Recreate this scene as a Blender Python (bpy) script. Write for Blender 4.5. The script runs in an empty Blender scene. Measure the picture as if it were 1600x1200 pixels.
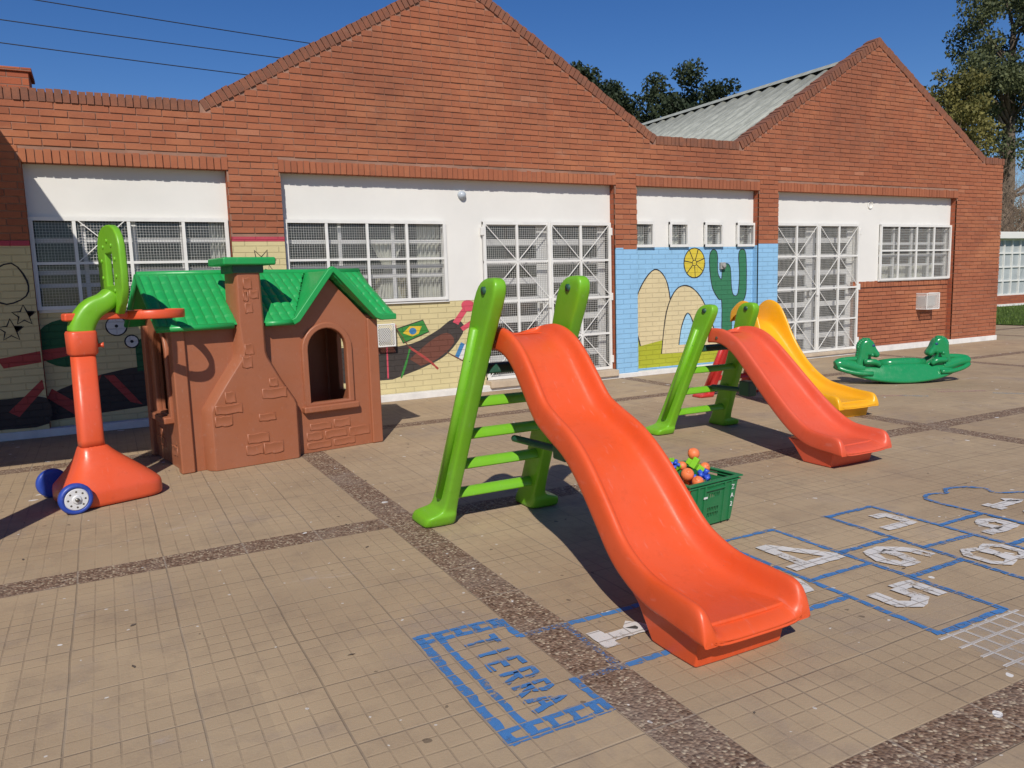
import bpy, bmesh, math, random
from mathutils import Vector, Matrix
from math import radians as R, sin, cos, pi
random.seed(7)
SC = bpy.context.scene
COL = SC.collection
# ------------------------------------------------------------------ camera
cam = bpy.data.cameras.new('camera'); co = bpy.data.objects.new('camera', cam); COL.objects.link(co); SC.camera = co
YAW, PITCH, ROLL, FPX = 0.4833837, -0.1316791, -0.0296031, 1207.458
_f = Vector((sin(YAW)*cos(PITCH), cos(YAW)*cos(PITCH), sin(PITCH)))
_r = Vector((cos(YAW), -sin(YAW), 0)); _u = _r.cross(_f)
_r2 = cos(ROLL)*_r + sin(ROLL)*_u; _u2 = -sin(ROLL)*_r + cos(ROLL)*_u
mw = Matrix((_r2, _u2, -_f)).transposed().to_4x4(); mw.translation = Vector((0, 0, 1.5)); co.matrix_world = mw
cam.sensor_fit = 'HORIZONTAL'; cam.sensor_width = 36.0; cam.lens = 36.0*FPX/1600; cam.clip_end = 1000; cam.clip_start = 0.05
# ------------------------------------------------------------------ light
SUN = Vector((-0.54, -1.0, 1.0)).normalized()          # towards the sun
elev = math.asin(SUN.z); az = math.atan2(SUN.x, SUN.y)
w = bpy.data.worlds.new('World'); SC.world = w; w.use_nodes = True
nt = w.node_tree; bg = nt.nodes['Background']
sky = nt.nodes.new('ShaderNodeTexSky'); sky.sky_type = 'NISHITA'; sky.sun_disc = False
sky.sun_elevation = elev; sky.sun_rotation = az % (2*pi); sky.air_density = 1.0; sky.dust_density = 0.0; sky.ozone_density = 5.0; sky.altitude = 200
hs = nt.nodes.new('ShaderNodeHueSaturation'); hs.inputs['Saturation'].default_value = 1.24; hs.inputs['Hue'].default_value = .512; nt.links.new(sky.outputs[0], hs.inputs['Color'])
nt.links.new(hs.outputs[0], bg.inputs[0]); bg.inputs[1].default_value = 0.083
sl = bpy.data.lights.new('sun', 'SUN'); sl.energy = 4.2; sl.angle = R(0.53); sl.color = (1.0, 0.945, 0.86)
so = bpy.data.objects.new('sun', sl); COL.objects.link(so); so.rotation_euler = (-SUN).to_track_quat('-Z', 'Y').to_euler(); so.location = (-10, -18, 18)
SC.view_settings.view_transform = 'Standard'; SC.view_settings.look = 'None'; SC.view_settings.exposure = 0.0; SC.view_settings.gamma = 1.0

# ------------------------------------------------------------------ node helpers
def lin(c):
    if isinstance(c, str):
        c = [int(c[i:i+2], 16)/255 for i in (0, 2, 4)]
        c = [x/12.92 if x <= .04045 else ((x+.055)/1.055)**2.4 for x in c]
    return (c[0], c[1], c[2], 1.0)
class NB:
    def __init__(s, name):
        s.m = bpy.data.materials.new(name); s.m.use_nodes = True; s.t = s.m.node_tree
        s.b = s.t.nodes['Principled BSDF']; s.out = s.t.nodes['Material Output']
    def node(s, ty, **kw):
        n = s.t.nodes.new(ty)
        for k, v in kw.items(): setattr(n, k, v)
        return n
    def link(s, a, b): s.t.links.new(a, b)
    def put(s, sock, v):
        if v is None: return
        if isinstance(v, bpy.types.NodeSocket): s.link(v, sock)
        else: sock.default_value = v
    def m_(s, op, a, b=None, c=None, clamp=False):
        n = s.node('ShaderNodeMath', operation=op); n.use_clamp = clamp
        s.put(n.inputs[0], a); s.put(n.inputs[1], b)
        if c is not None: s.put(n.inputs[2], c)
        return n.outputs[0]
    def mix(s, f, a, b, bt='MIX'):
        n = s.node('ShaderNodeMix', data_type='RGBA', blend_type=bt)
        s.put(n.inputs[0], f); s.put(n.inputs[6], a); s.put(n.inputs[7], b); return n.outputs[2]
    def ramp(s, v, lo, hi, a=0.0, b=1.0):
        n = s.node('ShaderNodeMapRange'); s.put(n.inputs[0], v)
        for i, x in enumerate((lo, hi, a, b)): n.inputs[1+i].default_value = x
        return n.outputs[0]
    def noise(s, scale, vec=None, detail=4, rough=.6, dist=0):
        n = s.node('ShaderNodeTexNoise'); n.inputs['Scale'].default_value = scale; n.inputs['Detail'].default_value = detail
        n.inputs['Roughness'].default_value = rough; n.inputs['Distortion'].default_value = dist
        s.put(n.inputs['Vector'], vec if vec is not None else s.obj()); return n.outputs[0]
    def vor(s, scale, vec=None, feat='F1'):
        n = s.node('ShaderNodeTexVoronoi', feature=feat); n.inputs['Scale'].default_value = scale
        s.put(n.inputs['Vector'], vec if vec is not None else s.obj()); return n
    def obj(s):
        if not hasattr(s, '_o'): s._o = s.node('ShaderNodeTexCoord').outputs['Object']
        return s._o
    def pos(s):
        if not hasattr(s, '_p'): s._p = s.node('ShaderNodeNewGeometry').outputs['Position']
        return s._p
    def sep(s, v):
        n = s.node('ShaderNodeSeparateXYZ'); s.link(v, n.inputs[0]); return n.outputs
    def scale(s, v, xyz):
        n = s.node('ShaderNodeMapping'); s.link(v, n.inputs[0]); n.inputs['Scale'].default_value = xyz; return n.outputs[0]
    def bump(s, h, strength=.4, dist=.01, prev=None):
        n = s.node('ShaderNodeBump'); n.inputs['Strength'].default_value = strength; n.inputs['Distance'].default_value = dist
        s.link(h, n.inputs['Height'])
        if prev is not None: s.link(prev, n.inputs['Normal'])
        return n.outputs[0]
    def set(s, color=None, rough=None, normal=None, spec=None, metal=None, coat=None):
        s.put(s.b.inputs['Base Color'], color); s.put(s.b.inputs['Roughness'], rough)
        if normal is not None: s.link(normal, s.b.inputs['Normal'])
        s.put(s.b.inputs['Specular IOR Level'], spec); s.put(s.b.inputs['Metallic'], metal); s.put(s.b.inputs['Coat Weight'], coat)
        return s.m
def plain(name, c, rough=.6, var=.12, sc=6, bump=.1, spec=.4, metal=0.0, bsc=None):
    n = NB(name); k = n.noise(sc); c = lin(c)
    col = n.mix(n.ramp(k, .3, .7), [x*(1-var) for x in c[:3]]+[1], [min(1, x*(1+var)) for x in c[:3]]+[1])
    h = n.noise(bsc or sc*12)
    return n.set(col, rough, n.bump(h, bump, .003), spec, metal)
def plastic(name, c, rough=.36, fade=.10):
    """rotomoulded polyethylene: faint orange-peel, scuffs, slight sun fading and grime"""
    n = NB(name); c = lin(c)
    k = n.noise(3.1, detail=5); g = n.noise(14, detail=6, rough=.7)
    scr = n.noise(60, n.scale(n.obj(), (1, .12, .3)), detail=3)
    pale = [min(1, x*.9+.05) for x in c[:3]]+[1]
    col = n.mix(n.ramp(k, .35, .75, 0, fade*4), c, pale)
    col = n.mix(n.ramp(g, .55, .72, 0, .3), col, [x*.68 for x in c[:3]]+[1])
    col = n.mix(n.ramp(scr, .62, .72, 0, .32), col, [min(1, x*.8+.13) for x in c[:3]]+[1])
    gr = n.vor(38); d2 = n.ramp(gr.outputs['Distance'], .03, .07, .5, 0); spot = n.m_('MULTIPLY', d2, n.ramp(n.noise(2.2), .5, .62))
    col = n.mix(spot, col, (.12, .09, .06, 1))
    b1 = n.bump(n.noise(240, detail=2), .12, .0015); b2 = n.bump(k, .18, .02, b1)
    return n.set(col, n.ramp(g, .3, .75, rough-.06, rough+.16), b2, .5)

# ------------------------------------------------------------------ mesh helpers
class MB:
    def __init__(s): s.v = []; s.f = []; s.tone = []; s.cur = .5
    def add(s, vs, fs, M=None):
        o = len(s.v); s.v += [tuple(M @ Vector(v)) if M else tuple(v) for v in vs]
        s.f += [tuple(i+o for i in f) for f in fs]; s.tone += [s.cur]*len(fs); return s
    def box(s, a, b, M=None):
        (x0, y0, z0), (x1, y1, z1) = a, b
        return s.add([(x0,y0,z0),(x1,y0,z0),(x1,y1,z0),(x0,y1,z0),(x0,y0,z1),(x1,y0,z1),(x1,y1,z1),(x0,y1,z1)],
              [(0,3,2,1),(4,5,6,7),(0,1,5,4),(1,2,6,5),(2,3,7,6),(3,0,4,7)], M)
    def loft(s, rings, closed=True, caps=True, M=None):
        n = len(rings[0]); vs = [p for r in rings for p in r]; fs = []
        for i in range(len(rings)-1):
            for j in range(n if closed else n-1):
                k = (j+1) % n; fs.append((i*n+j, i*n+k, (i+1)*n+k, (i+1)*n+j))
        if caps and closed: fs += [tuple(range(n))[::-1], tuple((len(rings)-1)*n+j for j in range(n))]
        return s.add(vs, fs, M)
    def tube(s, pts, r, n=10, M=None, caps=True):
        pts = [Vector(p) for p in pts]; rs = r if isinstance(r, (list, tuple)) else [r]*len(pts); rings = []; ref = None
        for i, p in enumerate(pts):
            t = (pts[min(i+1, len(pts)-1)]-pts[max(i-1, 0)]).normalized()
            if ref is None: ref = t.orthogonal().normalized()
            ref = (ref - t*ref.dot(t)).normalized(); b = t.cross(ref)
            rings.append([p+ref*cos(2*pi*k/n)*rs[i]+b*sin(2*pi*k/n)*rs[i] for k in range(n)])
        return s.loft(rings, True, caps, M)
    def lathe(s, prof, n=24, M=None):
        return s.loft([[(r*cos(2*pi*k/n), r*sin(2*pi*k/n), z) for k in range(n)] for r, z in prof], True, True, M)
    def ball(s, c, r, n=12, sq=(1, 1, 1)):
        rings = []
        for i in range(1, n):
            a = pi*i/n; rings.append([(c[0]+sq[0]*r*sin(a)*cos(2*pi*k/n/1), c[1]+sq[1]*r*sin(a)*sin(2*pi*k/n), c[2]-sq[2]*r*cos(a)) for k in range(n)])
        return s.loft(rings)
    def build(s, name, mat, parent=None, smooth=False, bevel=0, sub=0, tone=False, seg=2, loc=None, ang=None):
        me = bpy.data.meshes.new(name); me.from_pydata(s.v, [], s.f); me.validate(clean_customdata=False)
        if tone:
            at = me.attributes.new('tone', 'FLOAT_COLOR', 'CORNER'); i = 0
            for p, t in zip(me.polygons, s.tone):
                for _ in p.loop_indices: at.data[i].color = (t, t, t, 1); i += 1
        return finish(name, me, mat, parent, smooth, bevel, sub, seg, loc)
def finish(name, me, mat, parent=None, smooth=False, bevel=0, sub=0, seg=2, loc=None):
    if not tone_safe(me): pass
    bm = bmesh.new(); bm.from_mesh(me); bmesh.ops.recalc_face_normals(bm, faces=bm.faces); bm.to_mesh(me); bm.free()
    me.materials.append(mat)
    if smooth or sub or bevel: me.polygons.foreach_set('use_smooth', [True]*len(me.polygons))
    o = bpy.data.objects.new(name, me); COL.objects.link(o)
    if parent: o.parent = parent
    if loc: o.location = loc
    if bevel:
        m = o.modifiers.new('b', 'BEVEL'); m.width = bevel; m.segments = seg; m.limit_method = 'ANGLE'; m.angle_limit = R(40)
        m.harden_normals = not sub
    if sub: m = o.modifiers.new('s', 'SUBSURF'); m.levels = m.render_levels = sub
    return o
def tone_safe(me): return True
def poly_mesh(name, outer, holes=(), t=.01, bevel=0, res=1, M=None):
    """filled flat outline with holes, given real thickness"""
    cu = bpy.data.curves.new(name, 'CURVE'); cu.dimensions = '2D'; cu.fill_mode = 'BOTH'; cu.extrude = max(t/2-bevel, 0); cu.bevel_depth = bevel
    cu.bevel_resolution = res; cu.offset = -bevel
    for pl in [outer]+list(holes):
        sp = cu.splines.new('POLY'); sp.points.add(len(pl)-1); sp.use_cyclic_u = True
        for i, p in enumerate(pl): sp.points[i].co = (p[0], p[1], 0, 1)
    o = bpy.data.objects.new(name, cu); COL.objects.link(o); dg = bpy.context.evaluated_depsgraph_get()
    me = bpy.data.meshes.new_from_object(o.evaluated_get(dg)); COL.objects.unlink(o); bpy.data.objects.remove(o); bpy.data.curves.remove(cu)
    me.materials.clear()
    if M: me.transform(M)
    return me
XZ = Matrix(((1,0,0,0),(0,0,-1,0),(0,1,0,0),(0,0,0,1)))     # outline (x,y) -> (x, 0, z), its front towards -y
YZ = Matrix(((0,0,1,0),(1,0,0,0),(0,1,0,0),(0,0,0,1)))      # outline (x,y) -> (0, y, z)
def poly(name, mat, outer, holes=(), t=.01, bevel=0, M=None, parent=None, off=(0, 0, 0), smooth=False):
    me = poly_mesh(name, outer, holes, t, bevel, 2, Matrix.Translation(off) @ (M or Matrix()))
    me.materials.append(mat)
    if bevel: me.polygons.foreach_set('use_smooth', [True]*len(me.polygons)); me.set_sharp_from_angle(angle=R(45))
    o = bpy.data.objects.new(name, me); COL.objects.link(o)
    if parent: o.parent = parent
    return o
def tag(o, label=None, cat=None, group=None, kind=None):
    for k, v in (('label', label), ('category', cat), ('group', group), ('kind', kind)):
        if v: o[k] = v
    return o
def empty(name, loc=(0, 0, 0), rz=0, **kw):
    o = bpy.data.objects.new(name, None); COL.objects.link(o); o.location = loc; o.rotation_euler = (0, 0, rz); o.empty_display_size = .1
    return tag(o, **kw)
def struct(o, label=None): o['kind'] = 'structure'; return tag(o, label)
def text(name, body, size, mat, parent, M, t=.001):
    cu = bpy.data.curves.new(name, 'FONT'); cu.body = body; cu.size = size; cu.extrude = t; cu.align_x = 'CENTER'; cu.align_y = 'CENTER'
    o = bpy.data.objects.new(name, cu); COL.objects.link(o); me = bpy.data.meshes.new_from_object(o.evaluated_get(bpy.context.evaluated_depsgraph_get()))
    COL.objects.unlink(o); bpy.data.objects.remove(o); me.materials.clear(); me.transform(M); me.materials.append(mat)
    o = bpy.data.objects.new(name, me); COL.objects.link(o); o.parent = parent; return o
def copy_tree(o, parent=None):
    c = o.copy(); COL.objects.link(c); c.parent = parent
    for ch in [q for q in bpy.data.objects if q.parent == o]: copy_tree(ch, c)
    return c
def smooth_path(pts, n=6):
    """Catmull-Rom through tuples of numbers"""
    out = []; P = [pts[0]]+list(pts)+[pts[-1]]
    for i in range(1, len(P)-2):
        for k in range(n):
            t = k/n; out.append(tuple(.5*((2*b)+(c-a)*t+(2*a-5*b+4*c-d)*t*t+(-a+3*b-3*c+d)*t**3) for a, b, c, d in zip(P[i-1], P[i], P[i+1], P[i+2])))
    out.append(tuple(pts[-1])); return out
def ribbon(pts, wd, jit=0):
    """outline of a brush stroke along 2D points"""
    pts = [Vector(p[:2]) for p in pts]; L = []; Rr = []
    for i, p in enumerate(pts):
        t = (pts[min(i+1, len(pts)-1)]-pts[max(i-1, 0)]).normalized(); n = Vector((-t.y, t.x)); a = wd/2*(1+random.uniform(-jit, jit))
        L.append(p+n*a); Rr.append(p-n*a)
    return [tuple(q) for q in L+Rr[::-1]]
def dens(pts, step=.03):
    out = []
    for a, b in zip(pts[:-1], pts[1:]):
        d = math.hypot(b[0]-a[0], b[1]-a[1]); k = max(1, int(d/step))
        out += [(a[0]+(b[0]-a[0])*i/k, a[1]+(b[1]-a[1])*i/k) for i in range(k)]
    return out+[pts[-1]]

# ------------------------------------------------------------------ surface materials
TILE = 3/7; CELL = TILE/5; PX = 12*TILE+TILE/2; PY = 7*TILE+TILE/2; TX0 = 1.690; TY0 = 4.714
def paving_masks(n):
    X, Y, Z = n.sep(n.pos())
    wob = n.noise(1.3, n.pos(), 2); wob = n.m_('MULTIPLY', n.m_('SUBTRACT', wob, .5), .02)
    def axis(v, p0, per, tiles):
        u = n.m_('FLOORED_MODULO', n.m_('ADD', n.m_('SUBTRACT', v, p0), wob), per); strip = n.m_('GREATER_THAN', u, tiles*TILE)
        def near(c, wd):
            f = n.m_('DIVIDE', u, c); f = n.m_('ABSOLUTE', n.m_('SUBTRACT', f, n.m_('ROUND', f))); d = n.m_('MULTIPLY', f, c)
            return n.ramp(d, wd*.4, wd, 1, 0)
        return strip, near(CELL, .0055), near(TILE, .006)
    sx, gx, jx = axis(X, TX0, PX, 12); sy, gy, jy = axis(Y, TY0, PY, 7)
    strip = n.m_('MAXIMUM', sx, sy)
    return X, Y, strip, sx, sy, gx, gy, jx, jy
def paving():
    n = NB('patterned_concrete_tiles'); X, Y, strip, sx, sy, gx, gy, jx, jy = paving_masks(n)
    P = n.pos(); big = n.noise(.55, P, 5, .6); mid = n.noise(4, P, 6, .7); fine = n.noise(90, P, 3)
    # per-tile tone
    wn = n.node('ShaderNodeTexWhiteNoise', noise_dimensions='2D'); cb = n.node('ShaderNodeCombineXYZ')
    n.link(n.m_('FLOOR', n.m_('DIVIDE', n.m_('SUBTRACT', X, TX0), TILE)), cb.inputs[0]); n.link(n.m_('FLOOR', n.m_('DIVIDE', n.m_('SUBTRACT', Y, TY0), TILE)), cb.inputs[1])
    n.link(cb.outputs[0], wn.inputs['Vector'])
    base = n.mix(n.ramp(big, .32, .68), lin((.35, .250, .152)), lin((.475, .358, .222)))
    base = n.mix(n.m_('MULTIPLY', wn.outputs[0], .22), base, lin((.235, .175, .12)))
    base = n.mix(n.ramp(mid, .5, .75, 0, .5), base, lin((.20, .145, .105)))
    base = n.mix(n.ramp(n.noise(1.1, P, 6, .7, .6), .54, .72, 0, .5), base, lin((.23, .185, .17)))
    base = n.mix(n.ramp(fine, .4, .75, 0, .28), base, lin((.43, .33, .23)))
    # grooves of the tile pattern, worn away in places
    worn = n.ramp(n.noise(1.7, P, 6, .75), .40, .60, .15, 1)
    g = n.m_('MAXIMUM', gx, n.m_('MULTIPLY', gy, .85)); g = n.m_('MULTIPLY', g, worn)
    col = n.mix(n.m_('MULTIPLY', g, .29), base, lin((.125, .09, .065)))
    j = n.m_('MAXIMUM', jx, jy); jt = n.noise(2.3, P, 3)
    col = n.mix(n.m_('MULTIPLY', j, .27), col, n.mix(n.ramp(jt, .42, .6), lin((.09, .07, .055)), lin((.30, .26, .21))))
    # exposed aggregate strips
    v = n.vor(78, P); vb = n.vor(135, P)
    peb = n.node('ShaderNodeValToRGB'); n.link(n.sep(v.outputs['Color'])[0], peb.inputs[0]); cr = peb.color_ramp
    cr.elements[0].color = lin((.085, .045, .028)); cr.elements[1].position = 1; cr.elements[1].color = lin((.36, .27, .17))
    for p_, c_ in ((.30, (.17, .10, .06)), (.55, (.26, .165, .11)), (.80, (.34, .24, .165)), (.90, (.56, .46, .32))):
        e = cr.elements.new(p_); e.color = lin(c_)
    pc = n.mix(n.ramp(v.outputs['Distance'], .3, .65, 0, .6), peb.outputs[0], lin((.17, .115, .08)))
    pc = n.mix(n.ramp(n.noise(2.2, P, 5), .5, .72, 0, .6), pc, lin((.27, .21, .165)))
    # joints cast across the strips
    jc = n.m_('MAXIMUM', n.m_('MULTIPLY', sx, jy), n.m_('MULTIPLY', sy, jx))
    pc = n.mix(n.m_('MULTIPLY', jc, .75), pc, lin((.33, .27, .21)))
    col = n.mix(strip, col, pc)
    # paint drips, crumbs and dark marks
    def spots(sc, r0, r1, dens_, c, k):
        q = n.node('ShaderNodeMapping'); n.link(P, q.inputs[0]); q.inputs['Location'].default_value = (k, k*1.7, 0)
        dn = n.node('ShaderNodeVectorMath', operation='ADD'); n.link(q.outputs[0], dn.inputs[0])
        nz = n.node('ShaderNodeTexNoise'); nz.inputs['Scale'].default_value = sc*2.2; n.link(P, nz.inputs['Vector'])
        s2 = n.node('ShaderNodeVectorMath', operation='SCALE'); n.link(nz.outputs['Color'], s2.inputs[0]); s2.inputs['Scale'].default_value = .35/sc; n.link(s2.outputs[0], dn.inputs[1])
        vv = n.vor(sc, dn.outputs[0]); vv.voronoi_dimensions = '2D'; rnd = n.sep(vv.outputs['Color'])
        rr = n.m_('MULTIPLY', n.m_('SUBTRACT', rnd[0], 1-dens_), r1/dens_)
        return n.m_('MULTIPLY', n.m_('LESS_THAN', vv.outputs['Distance'], rr), n.m_('GREATER_THAN', rnd[0], 1-dens_))
    col = n.mix(n.m_('MULTIPLY', spots(3.2, 0, .07, .16, None, 3), .9), col, lin((.72, .70, .66)))
    col = n.mix(n.m_('MULTIPLY', spots(11, 0, .09, .10, None, 9), .8), col, lin((.62, .58, .52)))
    col = n.mix(n.m_('MULTIPLY', spots(7, 0, .09, .09, None, 5), .6), col, lin((.06, .045, .035)))
    chalk = n.m_('MULTIPLY', n.ramp(n.noise(1.0, n.scale(P, (1, 3, 1)), 5, .75, 1.0), .63, .72, 0, .35), n.m_('GREATER_THAN', X, -2))
    col = n.mix(chalk, col, lin((.52, .45, .40)))
    hgt = n.m_('SUBTRACT', n.m_('MULTIPLY', fine, .25), n.m_('MAXIMUM', n.m_('MULTIPLY', g, .6), n.m_('MULTIPLY', j, .8)))
    hgt = n.m_('ADD', hgt, n.m_('MULTIPLY', mid, .5))
    hp = n.m_('SUBTRACT', .6, n.m_('MULTIPLY', v.outputs['Distance'], 2.0))
    hh = n.node('ShaderNodeMix', data_type='FLOAT'); n.link(strip, hh.inputs[0]); n.link(hgt, hh.inputs[2]); n.link(hp, hh.inputs[3])
    return n.set(col, n.ramp(mid, .3, .7, .72, .9), n.bump(hh.outputs[0], .55, .006), .25)
def ground_paint(name, c, cover=.5, groove=.85, k=.93):
    n = NB(name); X, Y, strip, sx, sy, gx, gy, jx, jy = paving_masks(n); P = n.pos()
    g = n.m_('MAXIMUM', gx, gy); wear = n.noise(26, P, 6, .75); w2 = n.noise(3.5, P, 4)
    a = n.m_('ADD', n.ramp(wear, .38, .50, 0, 1), n.ramp(w2, .38, .62, -.1, cover), clamp=True)
    a = n.m_('MULTIPLY', a, n.m_('SUBTRACT', 1, n.m_('MULTIPLY', g, groove)))
    pv = n.vor(78, P); a = n.m_('MULTIPLY', a, n.m_('SUBTRACT', 1, n.m_('MULTIPLY', strip, n.ramp(pv.outputs['Distance'], .25, .5, .1, .9))))
    c = lin(c); col = n.mix(n.ramp(w2, .3, .7), [x*.8 for x in c[:3]]+[1], c)
    n.set(col, .7, n.bump(wear, .2, .003), .3); n.put(n.b.inputs['Alpha'], n.m_('MULTIPLY', a, k)); return n.m
def brick_bits(name='hand_laid_brick', age=0):
    n = NB(name); at = n.node('ShaderNodeAttribute', attribute_name='tone'); t = n.sep(at.outputs['Color'])[0]; P = n.pos()
    r = n.node('ShaderNodeValToRGB'); n.link(t, r.inputs[0]); cr = r.color_ramp
    cr.elements[0].color = lin((.265, .088, .048)); cr.elements[1].position = 1; cr.elements[1].color = lin((.47, .20, .115))
    for p_, c_ in ((.25, (.335, .115, .060)), (.5, (.375, .128, .065)), (.8, (.41, .150, .076))):
        e = cr.elements.new(p_); e.color = lin(c_)
    col = n.mix(n.ramp(n.noise(45, P, 6, .75), .45, .75, 0, .4), r.outputs[0], lin((.24, .075, .045)))
    col = n.mix(n.ramp(n.noise(.55, P, 6, .7), .46, .68, 0, .55), col, lin((.23, .088, .052))); col = n.mix(n.ramp(n.noise(.7, n.scale(P, (.7, 1, 1.3)), 5, .7), .52, .7, 0, .5), col, lin((.50, .20, .095)))
    col = n.mix(n.ramp(n.noise(1.6, n.scale(P, (1, 1, 3)), 6, .75), .60, .74, 0, .35), col, lin((.50, .30, .21)))
    X, Y, Z = n.sep(P)
    soot = n.m_('MULTIPLY', n.ramp(n.noise(5, n.scale(P, (1, 1, .35)), 6, .75), .42, .7, 0, .3), n.ramp(Z, 3.0, 3.8, .15, 1))
    col = n.mix(soot, col, lin((.10, .062, .048)))
    if age: col = n.mix(n.ramp(n.noise(7, P, 6, .8), .3, .62, .2, .85), col, lin((.17, .085, .06)))
    return n.set(col, .88, n.bump(n.noise(110, P, 5, .7), .5, .004), .2)
def brick_tex(name, axis='XZ', paint=None, groove=(.62, .5, .33), base=None, amp=1.0):
    """flat brickwork for paint-covered or side walls: course joints follow the real courses"""
    n = NB(name); P = n.pos(); X, Y, Z = n.sep(P); cb = n.node('ShaderNodeCombineXYZ')
    n.link(X if axis == 'XZ' else Y, cb.inputs[0]); n.link(Z, cb.inputs[1])
    b = n.node('ShaderNodeTexBrick'); n.link(cb.outputs[0], b.inputs['Vector']); b.inputs['Scale'].default_value = 1
    b.inputs['Brick Width'].default_value = .257; b.inputs['Row Height'].default_value = .074; b.inputs['Mortar Size'].default_value = .006; b.inputs['Mortar Smooth'].default_value = .5
    b.inputs['Color1'].default_value = lin((.40, .115, .052)); b.inputs['Color2'].default_value = lin((.30, .08, .042)); b.inputs['Mortar'].default_value = lin((.25, .14, .10))
    if paint:
        c = lin(paint); col = n.mix(n.ramp(n.noise(2.5, P, 5), .3, .75), [x*.88 for x in c[:3]]+[1], c)
        col = n.mix(n.ramp(n.noise(14, n.scale(P, (1, 1, 3)), 6, .8), .6, .75, 0, .3), col, [min(1, x*.6+.28) for x in c[:3]]+[1])
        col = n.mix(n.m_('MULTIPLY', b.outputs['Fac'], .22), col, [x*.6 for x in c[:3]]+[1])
    else:
        col = n.mix(n.ramp(n.noise(6, P, 6, .75), .5, .75, 0, .5), b.outputs['Color'], lin((.23, .085, .055)))
    h = n.m_('ADD', n.m_('MULTIPLY', n.m_('SUBTRACT', 1, b.outputs['Fac']), 1), n.m_('MULTIPLY', n.noise(40, P, 5), .35))
    return n.set(col, .75 if paint else .88, n.bump(h, .8*amp, .009), .25)

M = {}
M['paving'] = paving()
M['blue_line'] = ground_paint('blue_floor_paint', (.07, .22, .50)); M['white_line'] = ground_paint('white_floor_paint', (.74, .71, .67), 1.4, .55)
M['faint_white'] = ground_paint('worn_white_floor_paint', (.55, .50, .45), -.45, .2, .30); M['pink_chalk'] = ground_paint('pink_chalk', (.6, .3, .32), -.3, .3, .45); M['cyan_chalk'] = ground_paint('blue_chalk', (.3, .5, .6), -.3, .3, .5)
M['brick'] = brick_bits(); M['old_brick'] = brick_bits('weathered_coping_brick', 1); M['brick_xz'] = brick_tex('brick_wall'); M['brick_yz'] = brick_tex('brick_side_wall', 'YZ')
M['mortar'] = plain('mortar', (.30, .165, .115), .95, .25, 3, .5)
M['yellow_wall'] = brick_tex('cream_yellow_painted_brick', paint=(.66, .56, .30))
def mural_paint(k, c):
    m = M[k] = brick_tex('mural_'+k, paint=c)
    if k in ('m_blue', 'm_white'): return m
    n = NB.__new__(NB); n.m = m; n.t = m.node_tree; n.b = n.t.nodes['Principled BSDF']; P = n.pos()
    a = n.ramp(n.noise(30, P, 6, .8), .30, .36, .15, 1); a = n.m_('MULTIPLY', a, n.ramp(n.noise(7, P, 5, .75), .25, .33, .4, 1)); n.put(n.b.inputs['Alpha'], a); return m
for k, c in dict(m_blue=(.29, .54, .78), m_cyan=(.36, .62, .80), m_tan=(.70, .58, .34), m_lime=(.42, .44, .035), m_sun=(.70, .55, .06), m_cactus=(.045, .20, .10), m_black=(.035, .032, .035),
                 m_dark=(.06, .05, .045), m_brown=(.17, .065, .045), m_pink=(.66, .09, .13), m_green=(.05, .25, .05), m_flagblue=(.06, .22, .45), m_flagyellow=(.75, .52, .05), m_white=(.72, .70, .66), m_red=(.42, .07, .06), m_dkgreen=(.03, .12, .05), m_band=(.50, .07, .10)).items(): mural_paint(k, c)
M['white_wall'] = plain('whitewashed_plaster', (.74, .725, .68), .85, .04, 1.2, .25, .2, bsc=25)
M['skirting'] = plain('white_skirting_paint', (.72, .70, .66), .7, .12, 5, .4, bsc=40)
M['white_steel'] = plain('white_enamel_steel', (.74, .73, .69), .45, .06, 6, .1)
M['steel_mesh'] = plain('galvanised_mesh', (.50, .49, .46), .5, .1, 20, .1)
M['frame_white'] = plain('white_window_frame', (.66, .66, .64), .5, .05, 5, .1)
M['sill'] = plain('beige_concrete_sill', (.50, .40, .29), .85, .15, 6, .3)
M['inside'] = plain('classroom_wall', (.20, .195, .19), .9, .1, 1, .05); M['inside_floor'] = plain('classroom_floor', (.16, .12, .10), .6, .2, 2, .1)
M['curtain'] = plain('pale_curtain_cloth', (.68, .64, .56), .9, .1, 8, .3); M['curtain_tan'] = plain('beige_curtain_cloth', (.50, .43, .31), .9, .1, 8, .3)
M['lamp_glass'] = plain('frosted_lamp_glass', (.45, .50, .55), .25, .1, 20, .05); M['grey_box'] = plain('grey_plastic_box', (.33, .32, .30), .5, .1, 20, .1)
g = NB('window_glass'); tr = g.node('ShaderNodeBsdfTransparent'); gl = g.node('ShaderNodeBsdfGlossy'); gl.inputs['Roughness'].default_value = .03; mx = g.node('ShaderNodeMixShader')
fr = g.node('ShaderNodeLayerWeight'); g.link(g.m_('ADD', g.m_('MULTIPLY', g.m_('POWER', fr.outputs['Facing'], 4.0), .6), .035), mx.inputs[0]); tr.inputs[0].default_value = (.92, .94, .94, 1)
g.link(tr.outputs[0], mx.inputs[1]); g.link(gl.outputs[0], mx.inputs[2]); g.link(mx.outputs[0], g.out.inputs[0]); M['glass'] = g.m
n = NB('fibre_cement_roofing'); P = n.pos(); col = n.mix(n.ramp(n.noise(3, n.scale(P, (1, 6, 1)), 6, .7), .35, .7), lin((.24, .25, .215)), lin((.45, .46, .40)))
col = n.mix(n.ramp(n.noise(9, P, 5), .6, .75, 0, .5), col, lin((.17, .18, .16))); M['roofing'] = n.set(col, .8, n.bump(n.noise(60, P), .3, .004), .3)
M['flat_roof'] = plain('bitumen_roof', (.12, .11, .10), .9, .2, 3, .3)
M['tile_roof'] = plain('clay_tile_roof', (.30, .11, .06), .85, .3, 8, .4)
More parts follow.
